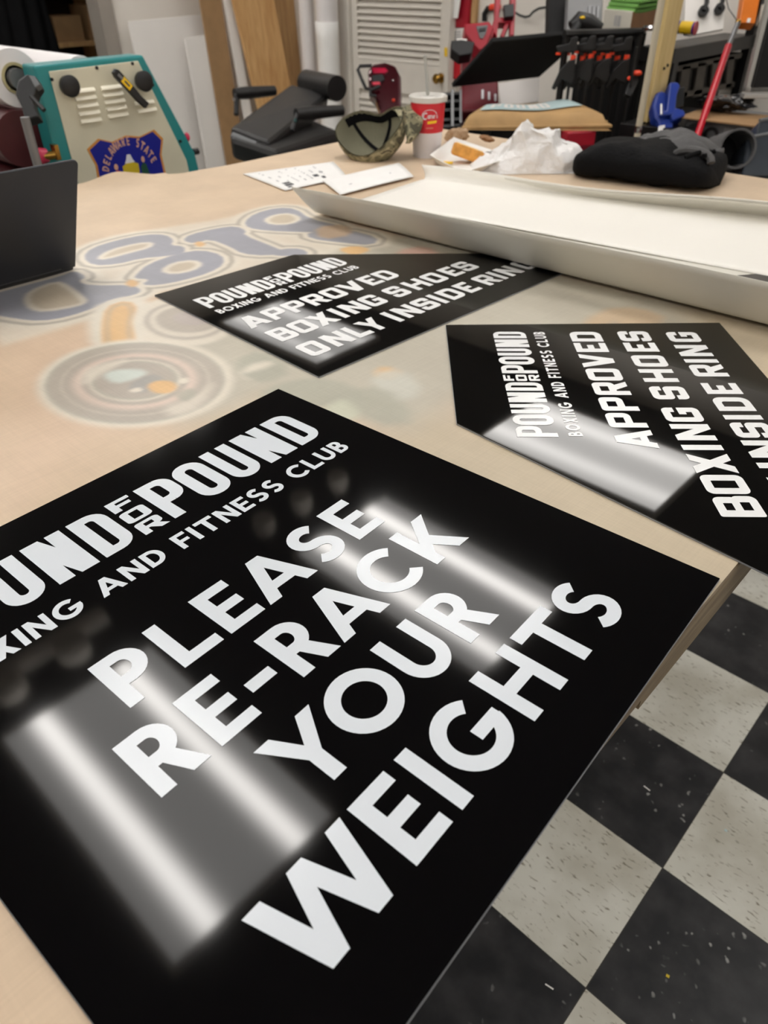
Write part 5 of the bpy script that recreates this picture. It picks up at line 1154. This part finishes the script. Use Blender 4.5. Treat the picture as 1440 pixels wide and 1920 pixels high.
T0 = [W1, W2, W3, W4]; cc_ = sum(T0, Vector()) / 4
for k in range(3):
    def cl_(u, v, k=k):
        p = lerp(lerp(W1, W2, u), lerp(W4, W3, u), v); p = cc_ + (p - cc_) * (1.02 + .03 * k) + Vector((.01 * k, .02, 0)); p.z = tz + .016 * k + .004 * math.sin(5 * u + k) * math.sin(4 * v); return p
    o = MB().grid(cl_, 14, 14).build('green_cloth', M['green_cloth'], smooth=True, solid=.014, angle=0); tagobj(o, ['lowest folded green cloth, lying on the white carton', 'middle folded green cloth of the pile on the carton', 'topmost folded green cloth of the pile on the carton'][k], 'cloth', 'folded green cloths')
dt = thing('cordless_tool', 'black tool with a yellow mark lying left of the white carton', 'tool', tuple(PD(1105, 50, 3.2)))
MB().tube([PD(a, b, 3.16) for a, b in ((1070, 48), (1085, 38), (1105, 42), (1128, 54))], [.018, .034, .032, .02], 12).build('body', M['black_plastic'], dt, True)
MB().tube([PD(a, b, 3.15) for a, b in ((1075, 62), (1084, 46))], .02, 10).build('handle', M['black_plastic'], dt, True)
MB().ell(PD(1092, 33, 3.13), (.012, .012, .006)).build('yellow_mark', M['yellow'], dt, True)
gb = thing('grey_case', 'pale grey plastic case standing at the back of the rail shelf', 'case', tuple(PD(1095, 20, 3.45)))
MB().prism([PD(a, b, 3.42) for a, b in ((1066, -20), (1132, -20), (1128, 58), (1062, 58))], CF * .06).build('case_body', M['mid_grey'], gb, bevel=.006)
for a in (1104, 1112, 1120): MB().prism([PD(a, 10, 3.41), PD(a + 4, 10, 3.41), PD(a + 3, 34, 3.41), PD(a - 1, 34, 3.41)], CF * .01).build('rib', M['grey_metal'], gb)
bp_ = MB().prism(pd([(1030, -20), (1062, -20), (1058, 66), (1028, 66)], 3.5), CF * .08).build('tall_black_board', M['black_matte']); tagobj(bp_, 'tall black board standing left of the pale grey case', 'board')
spool = MB().lathe([(.0, 0), (.010, 0), (.026, .002), (.030, .012), (.022, .02), (0, .02)], PD(1216, 58, 3.05), (0, 0, 1), 20).build('metal_dish', M['chrome'], smooth=True); tagobj(spool, 'small shiny metal dish beside the carton', 'dish')

# post, pole, bench, vise
BZ = PD(1215, 232, 3.0).z
bench = thing('workbench', 'black bench with the blue vise behind the backpack', 'bench', (-1.48, 3.35, 0))
bq = PD(1215, 236, 3.0)
MB().bb(bq.x - .10, bq.x + .21, bq.y - .05, bq.y + .5, BZ - .05, BZ).build('bench_top', M['black_metal'], bench, bevel=.003)
for x in (bq.x - .08, bq.x + .19):
    for y in (bq.y - .02, bq.y + .46): MB().bb(x - .02, x + .02, y - .02, y + .02, 0, BZ - .04).build('leg', M['black_metal'], bench)
post = MB(); pw = .060
q = PD(1212, 230, 3.0); ex = Vector((CR.x, CR.y, 0)).normalized(); ey = Vector((-ex.y, ex.x, 0)); e1 = (ex * .92 + ey * .39).normalized(); e2 = Vector((-e1.y, e1.x, 0))
post.prism([q + e1 * .0 + e2 * .036, q, q + e1 * .070, q + e1 * .070 + e2 * .036], (0, 0, 1.75 - q.z)); o = post.build('wood_post', M['pine'], bevel=.002); tagobj(o, 'upright pine stud post beside the blue vise', 'post')
for dx_, z_ in ((.035, .19), (.05, .20)): 
    pp = q + e1 * dx_ + Vector((0, 0, z_)); kn_ = MB().ell(pp - e2 * .0005, (.008, .002, .006)).build('nail_hole', M['black_matte'], o)
q = PD(1197, 242, 2.9)
pole = thing('beige_pole', 'thin beige pole standing left of the pine post', 'pole', tuple(q)); MB().cyl((q.x, q.y, 0), (q.x, q.y, 1.68), .0125, n=16).build('shaft', M['pole_beige'], pole, True); MB().lathe([(.0135, -.012), (.015, 0), (.0135, .012)], q + Vector((0, 0, .0)), n=16).build('metal_ferrule', M['chrome'], pole, True)
vi = thing('bench_vise', 'blue bench vise standing at the foot of the pine post', 'vise', tuple(PD(1250, 250, 2.95)))
vd = 2.93
MB().prism(pd([(1231, 172), (1244, 168), (1252, 176), (1252, 216), (1240, 232), (1228, 222), (1224, 198)], vd), CF * .06).build('fixed_jaw', M['blue_enamel'], vi, bevel=.012)
MB().prism(pd([(1256, 154), (1270, 153), (1276, 160), (1270, 176), (1266, 214), (1238, 217), (1240, 208), (1250, 206)], vd - .02), CF * .06).build('moving_jaw', M['blue_enamel'], vi, bevel=.006)
MB().prism(pd([(1271, 166), (1284, 162), (1282, 198), (1266, 203)], vd - .01), CF * .04).build('jaw_face', M['black_metal'], vi, bevel=.002)
MB().prism(pd([(1266, 201), (1283, 206), (1286, 216), (1262, 226), (1258, 218)], vd - .02), CF * .07).build('slide_block', M['blue_enamel'], vi, bevel=.006)
MB().prism(pd([(1232, 222), (1262, 220), (1264, 256), (1246, 254), (1236, 236)], vd), CF * .06).build('base', M['blue_enamel'], vi, bevel=.008)
MB().cyl(PD(1240, 196, vd - .03), PD(1240, 216, vd - .03), .006, n=10).build('handle', M['chrome'], vi, True); MB().prism(pd([(1236, 236), (1247, 234), (1244, 250), (1234, 248)], vd - .01), CF * .01).build('white_tag', M['white_paper'], vi)
sl_ = PD(1305, 262, 2.85); sl2 = PD(1366, 86, 2.98); sl3 = PD(1384, 42, 3.0)
bm_ = thing('red_handled_pole', 'slanting red pole with a grey tip leaning on the shelf', 'pole', tuple(sl_))
dn_ = (sl_ - sl2).normalized(); foot = sl_ + dn_ * ((sl_.z - .0) / -dn_.z) if dn_.z < 0 else sl_
MB().cyl(foot, sl2, .0135, n=16).build('red_shaft', M['red_pole'], bm_, True); MB().cyl(sl2, sl3, .010, n=14).build('grey_tip', M['grey_metal'], bm_, True); MB().ell(sl3, (.012, .012, .012)).build('brass_end', M['brass'], bm_, True)
wv = MB().tube([sl3, PD(1376, 30, 3.0), PD(1366, 16, 3.0), PD(1360, -10, 3.0)], .002, 6).build('wire', M['chrome'], bm_, True)

# shelf goods right of the post
wb = thing('tool_board', 'white board with two black tools hanging on it above the shelf', 'board', tuple(PD(1320, 30, 3.3)))
MB().prism(pd([(1286, -20), (1362, -20), (1356, 54), (1296, 66), (1282, 64)], 3.32), CF * .012).build('board', M['white_board'], wb, bevel=.001)
for a, b in ((1317, 24), (1347, 20)):
    MB().lathe([(0, 0), (.022, 0), (.022, .02), (0, .02)], PD(a, b, 3.31), tuple(-CF), 18).build('tool_head', M['black_plastic'], wb, True)
    MB().tube([PD(a + 2, b - 4, 3.29), PD(a + 8, b - 18, 3.29), PD(a + 10, b - 45, 3.29)], .010, 8).build('tool_handle', M['black_plastic'], wb, True)
gr_ = thing('foil_roll', 'small roll in blue yellow and red wrap lying under the tool board', 'roll', tuple(PD(1290, 52, 3.2)))
r0_, r1_ = PD(1270, 51, 3.24), PD(1303, 53, 3.20); MB().cyl(r0_, r1_, .024, n=20).build('blue_wrap', M['decal_blue'], gr_, True); MB().cyl(r1_, r1_ + (r1_ - r0_).normalized() * .006, .026, n=20).build('red_end', M['red_enamel'], gr_, True); MB().cyl(lerp(r0_, r1_, .2), lerp(r0_, r1_, .9), .0244, n=20).build('yellow_band', M['yellow'], gr_, True)
ob = thing('orange_package', 'upright orange package at the right end of the shelf', 'package', tuple(PD(1405, 30, 3.45)))
MB().prism(pd([(1396, -20), (1428, -20), (1416, 44), (1387, 42)], 3.45), CF * .05).build('pack', M['orange_bag'], ob, bevel=.004); MB().prism(pd([(1402, 34), (1408, 34), (1406, 42), (1400, 42)], 3.448), CF * .002).build('barcode', M['white_paper'], ob)
for a, lab in ((1428, 'pale packet with red print at the far right of the shelf'),):
    o = MB().prism(pd([(a, 8), (a + 30, 4), (a + 26, 36), (a - 4, 40)], 3.5), CF * .04).build('packet', M['carton'], bevel=.004); tagobj(o, lab, 'packet')
# crates under the shelf
MB().bb(SX - .165, SX - .16, 3.50, 4.40, 0, z_s).build('back_panel', M['black_matte'], rack)
cr_ = thing('slatted_crate', 'grey weathered slatted crate under the shelf behind the red pole', 'crate', tuple(PX(1320, 150, SX - .02)))
for pts in ([(1262, 126), (1392, 98), (1394, 108), (1264, 136)], [(1268, 176), (1386, 152), (1384, 162), (1270, 186)], [(1310, 118), (1326, 116), (1316, 180), (1300, 182)], [(1338, 112), (1352, 110), (1344, 170), (1330, 174)], [(1280, 124), (1296, 122), (1288, 182), (1272, 184)], [(1366, 106), (1378, 104), (1372, 164), (1360, 166)]):
    MB().prism([PX(a, b, SX - .03) for a, b in pts], (-.015, 0, 0)).build('slat', M['crate'], cr_, bevel=.002)
MB().prism([PX(a, b, SX - .05) for a, b in ((1262, 126), (1392, 98), (1384, 162), (1270, 186))], (-.09, 0, 0)).build('crate_body', mat('crate_dark', (44, 42, 40), .85), cr_)
# aluminium frame at the right edge
af = thing('aluminium_frame', 'aluminium framed dark screen standing at the right edge', 'frame', tuple(PD(1420, 160, 2.9)))
f0 = PD(1397, 172, 2.88); f1 = PD(1438, 22, 2.88); f2 = PD(1500, 176, 2.88); f1 = Vector((f0.x, f0.y, f1.z + .3)); fx = (Vector((f2.x, f2.y, f0.z)) - f0)
fxn = fx.normalized()
for o_ in (0, .014): MB().bb(0, 0, 0, 0, 0, 0)
MB().prism([f0, f0 + fxn * .016, f1 + fxn * .016, f1], Vector((-fxn.y, fxn.x, 0)) * .03).build('stile', M['alu'], af, bevel=.002)
MB().prism([f0 + fxn * .02 , f0 + fxn * .027, f1 + fxn * .027, f1 + fxn * .02], Vector((-fxn.y, fxn.x, 0)) * .02).build('inner_stile', M['grey_metal'], af, bevel=.001)
MB().prism([f0, f0 + fxn * .5, f0 + fxn * .5 + Vector((0, 0, .016)), f0 + Vector((0, 0, .016))], Vector((-fxn.y, fxn.x, 0)) * .03).build('bottom_rail', M['alu'], af, bevel=.002)
MB().prism([f0 + Vector((0, 0, -.024)), f0 + fxn * .5 + Vector((0, 0, -.024)), f0 + fxn * .5 + Vector((0, 0, -.006)), f0 + Vector((0, 0, -.006))], Vector((-fxn.y, fxn.x, 0)) * .04).build('sill', M['alu'], af, bevel=.002)
MB().prism([f0 + fxn * .02, f0 + fxn * .5, f1 + fxn * .5, f1 + fxn * .02], Vector((-fxn.y, fxn.x, 0)) * .008).build('screen', M['black_matte'], af)
MB().ell(PD(1432, 92, 2.84), (.012, .012, .008)).build('latch', M['chrome'], af, True)
# grey tool cases, cardboard and shiny bag on top
gc0 = PD(1284, 232, 2.95); gw = Vector((1, .04, 0)).normalized(); gn = Vector((-gw.y, gw.x, 0))
def case(name, label, z0, z1, sh_, faces):
    t = thing(name, label, 'case', (gc0.x + .25, gc0.y + .2, z0), group='grey tool cases'); b = Vector((gc0.x + sh_, gc0.y, 0))
    MB().prism([b + Vector((0, 0, z0)), b + gw * .55 + Vector((0, 0, z0)), b + gw * .55 + gn * .34 + Vector((0, 0, z0)), b + gn * .34 + Vector((0, 0, z0))], (0, 0, z1 - z0)).build('case_body', M['grey_plastic'], t, bevel=.008)
    for (u, z, r) in faces: MB().lathe([(r * .6, 0), (r, 0), (r, .006), (r * .6, .006), (r * .6, 0)], b + gw * u + Vector((0, 0, z)) , tuple(-gn), 20).build('round_port', M['black_plastic'], t, True)
    MB().prism([b + gw * .16 + Vector((0, 0, z0 + .01)) - gn * .003, b + gw * .5 + Vector((0, 0, z0 + .01)) - gn * .003, b + gw * .5 + Vector((0, 0, z1 - .02)) - gn * .003, b + gw * .16 + Vector((0, 0, z1 - .02)) - gn * .003], gn * .006).build('front_panel', M['mid_grey'], t, bevel=.002)
    MB().prism([b + gw * .2 + Vector((0, 0, z1 - .035)) - gn * .006, b + gw * .26 + Vector((0, 0, z1 - .035)) - gn * .006, b + gw * .26 + Vector((0, 0, z1 - .022)) - gn * .006, b + gw * .2 + Vector((0, 0, z1 - .022)) - gn * .006], gn * .008).build('latch', M['alu'], t)
    return t
zt1 = PD(1290, 220, 2.95).z
case('tool_case', 'upper grey tool case with round ports under the cardboard', zt1 - .10, zt1, 0, [(.045, zt1 - .05, .036), (.115, zt1 - .05, .030)])
case('tool_case', 'lower grey tool case beneath the one with round ports', zt1 - .30, zt1 - .105, -.01, [])
st_ = MB().bb(gc0.x - .04, gc0.x + .58, gc0.y + .0, gc0.y + .36, 0, zt1 - .305).build('black_cabinet', M['black_metal']); tagobj(st_, 'black cabinet under the grey tool cases', 'cabinet')
cb_ = MB().prism([gc0 + Vector((-.02, -.03, zt1 - gc0.z + .002)), gc0 + Vector((.30, -.04, zt1 - gc0.z + .002)), gc0 + Vector((.40, .24, zt1 - gc0.z + .002)), gc0 + Vector((-.03, .20, zt1 - gc0.z + .002))], (0, 0, .005)).build('cardboard_sheet', M['card']); tagobj(cb_, 'brown cardboard sheet on top of the grey tool cases', 'cardboard')
gq = PD(1355, 205, 2.95)
crumple('shiny_bag', 'crumpled shiny black plastic bag on the cardboard sheet', 'bag', (gq.x, gq.y + .05, zt1 + .042), (.135, .08, .038), M['glitter'], 21, 1.2, n=40, k=24, zmin=zt1 + .008)
bc_ = gc0 + Vector((.34, -.14, 0))
for k, (pts, lab) in enumerate((([(1402, 258), (1446, 250), (1480, 330), (1392, 330)], 'smoky grey plastic bin at the lower right behind the table'), ([(1424, 226), (1480, 215), (1480, 262), (1420, 252)], 'second smoky bin stacked above at the right edge'))):
    P = pd(pts, 2.45); t = thing('plastic_bin', lab, 'bin', tuple(sum(P, Vector()) / 4), group='smoky plastic bins'); MB().prism(P, CF * .16).build('shell', M['bin'], t, bevel=.006)
    MB().tube([P[0], P[1]], .006, 8).build('rim', M['grey_plastic'], t, True)
bs_ = PD(1430, 335, 2.5); o = MB().bb(bs_.x - .12, bs_.x + .22, bs_.y - .02, bs_.y + .25, 0, PD(1440, 332, 2.45).z - .002).build('low_shelf', M['black_metal']); tagobj(o, 'low black shelf under the smoky bins', 'shelf')

# ---------------------------------------------------------------- storeroom seen through the dark opening
jx = X0 - .55
jk = thing('hanging_jacket', 'black jacket hanging in the dark doorway at the upper left', 'jacket', tuple(PX(40, 40, jx)))
def jf(u, v):
    a = (u - .5) * 2; y0_ = PX(-40, 40, jx).y; y1_ = PX(98, 40, jx).y; w_ = .80 + .2 * v; yc = (y0_ + y1_) / 2
    return Vector((jx + .07 * math.cos(a * 1.5) + .02 * math.sin(12 * a + 3 * v), yc + (y1_ - y0_) / 2 * a * w_, 1.75 - 1.0 * v))
MB().grid(jf, 30, 16).build('cloth', M['black_cloth'], jk, True, solid=.03, angle=0)
MB().cyl((jx, PX(30, 40, jx).y, 1.72), (jx - .4, PX(30, 40, jx).y, 2.0), .01, n=8).build('hook', M['grey_metal'], jk, True)
sr = thing('store_shelf', 'brown wooden shelf with boxes in the dark storeroom', 'shelf', tuple(PX(140, 60, X0 - .9)))
ys0, ys1 = PX(95, 50, X0 - .9).y, PX(176, 50, X0 - .9).y
for z_ in (.6, 1.02, 1.42): MB().bb(X0 - 1.2, X0 - .8, ys0 - .2, ys1 + .05, z_, z_ + .03).build('board', M['ply_dark'], sr)
for y_ in (ys0 - .2, ys1 + .03): MB().bb(X0 - 1.2, X0 - .8, y_, y_ + .03, 0, 1.8).build('side', M['ply_dark'], sr)
for i, (a, wd, hh, lab) in enumerate(((.0, .22, .16, 'small brown box at the left of the dark store shelf'), (.28, .26, .22, 'larger brown box at the right of the dark store shelf'))):
    o = MB().bb(X0 - 1.1, X0 - .84, ys0 + a, ys0 + a + wd, 1.05, 1.05 + hh).build('storage_box', M['card'], bevel=.004); tagobj(o, lab, 'box', 'boxes on the store shelf')

# small litter on the floor tiles
for (a, b, k_, lab, mm) in ((1361, 1557, 'blue_scrap', 'tiny blue foil scrap on a light floor tile', 'pale_blue'), (1030, 1850, 'white_sliver', 'thin white sliver on the dark tile at the bottom', 'white_paper'), (1252, 1830, 'yellow_scrap', 'small mustard coloured scrap on the dark tile at the lower right', 'decal_yellow'), (1213, 1478, 'white_sliver', 'thin white sliver on the dark tile near the table leg', 'white_paper')):
    q = PZ(a, b, .0015); L_ = .016 if 'sliver' in k_ else .006; an = R_(10 if b > 1700 else -5)
    o = MB().box(q, (L_, .0025 if 'sliver' in k_ else .005, .001), Matrix.Rotation(an, 3, 'Z')).build(k_, M[mm]); tagobj(o, lab, 'scrap')
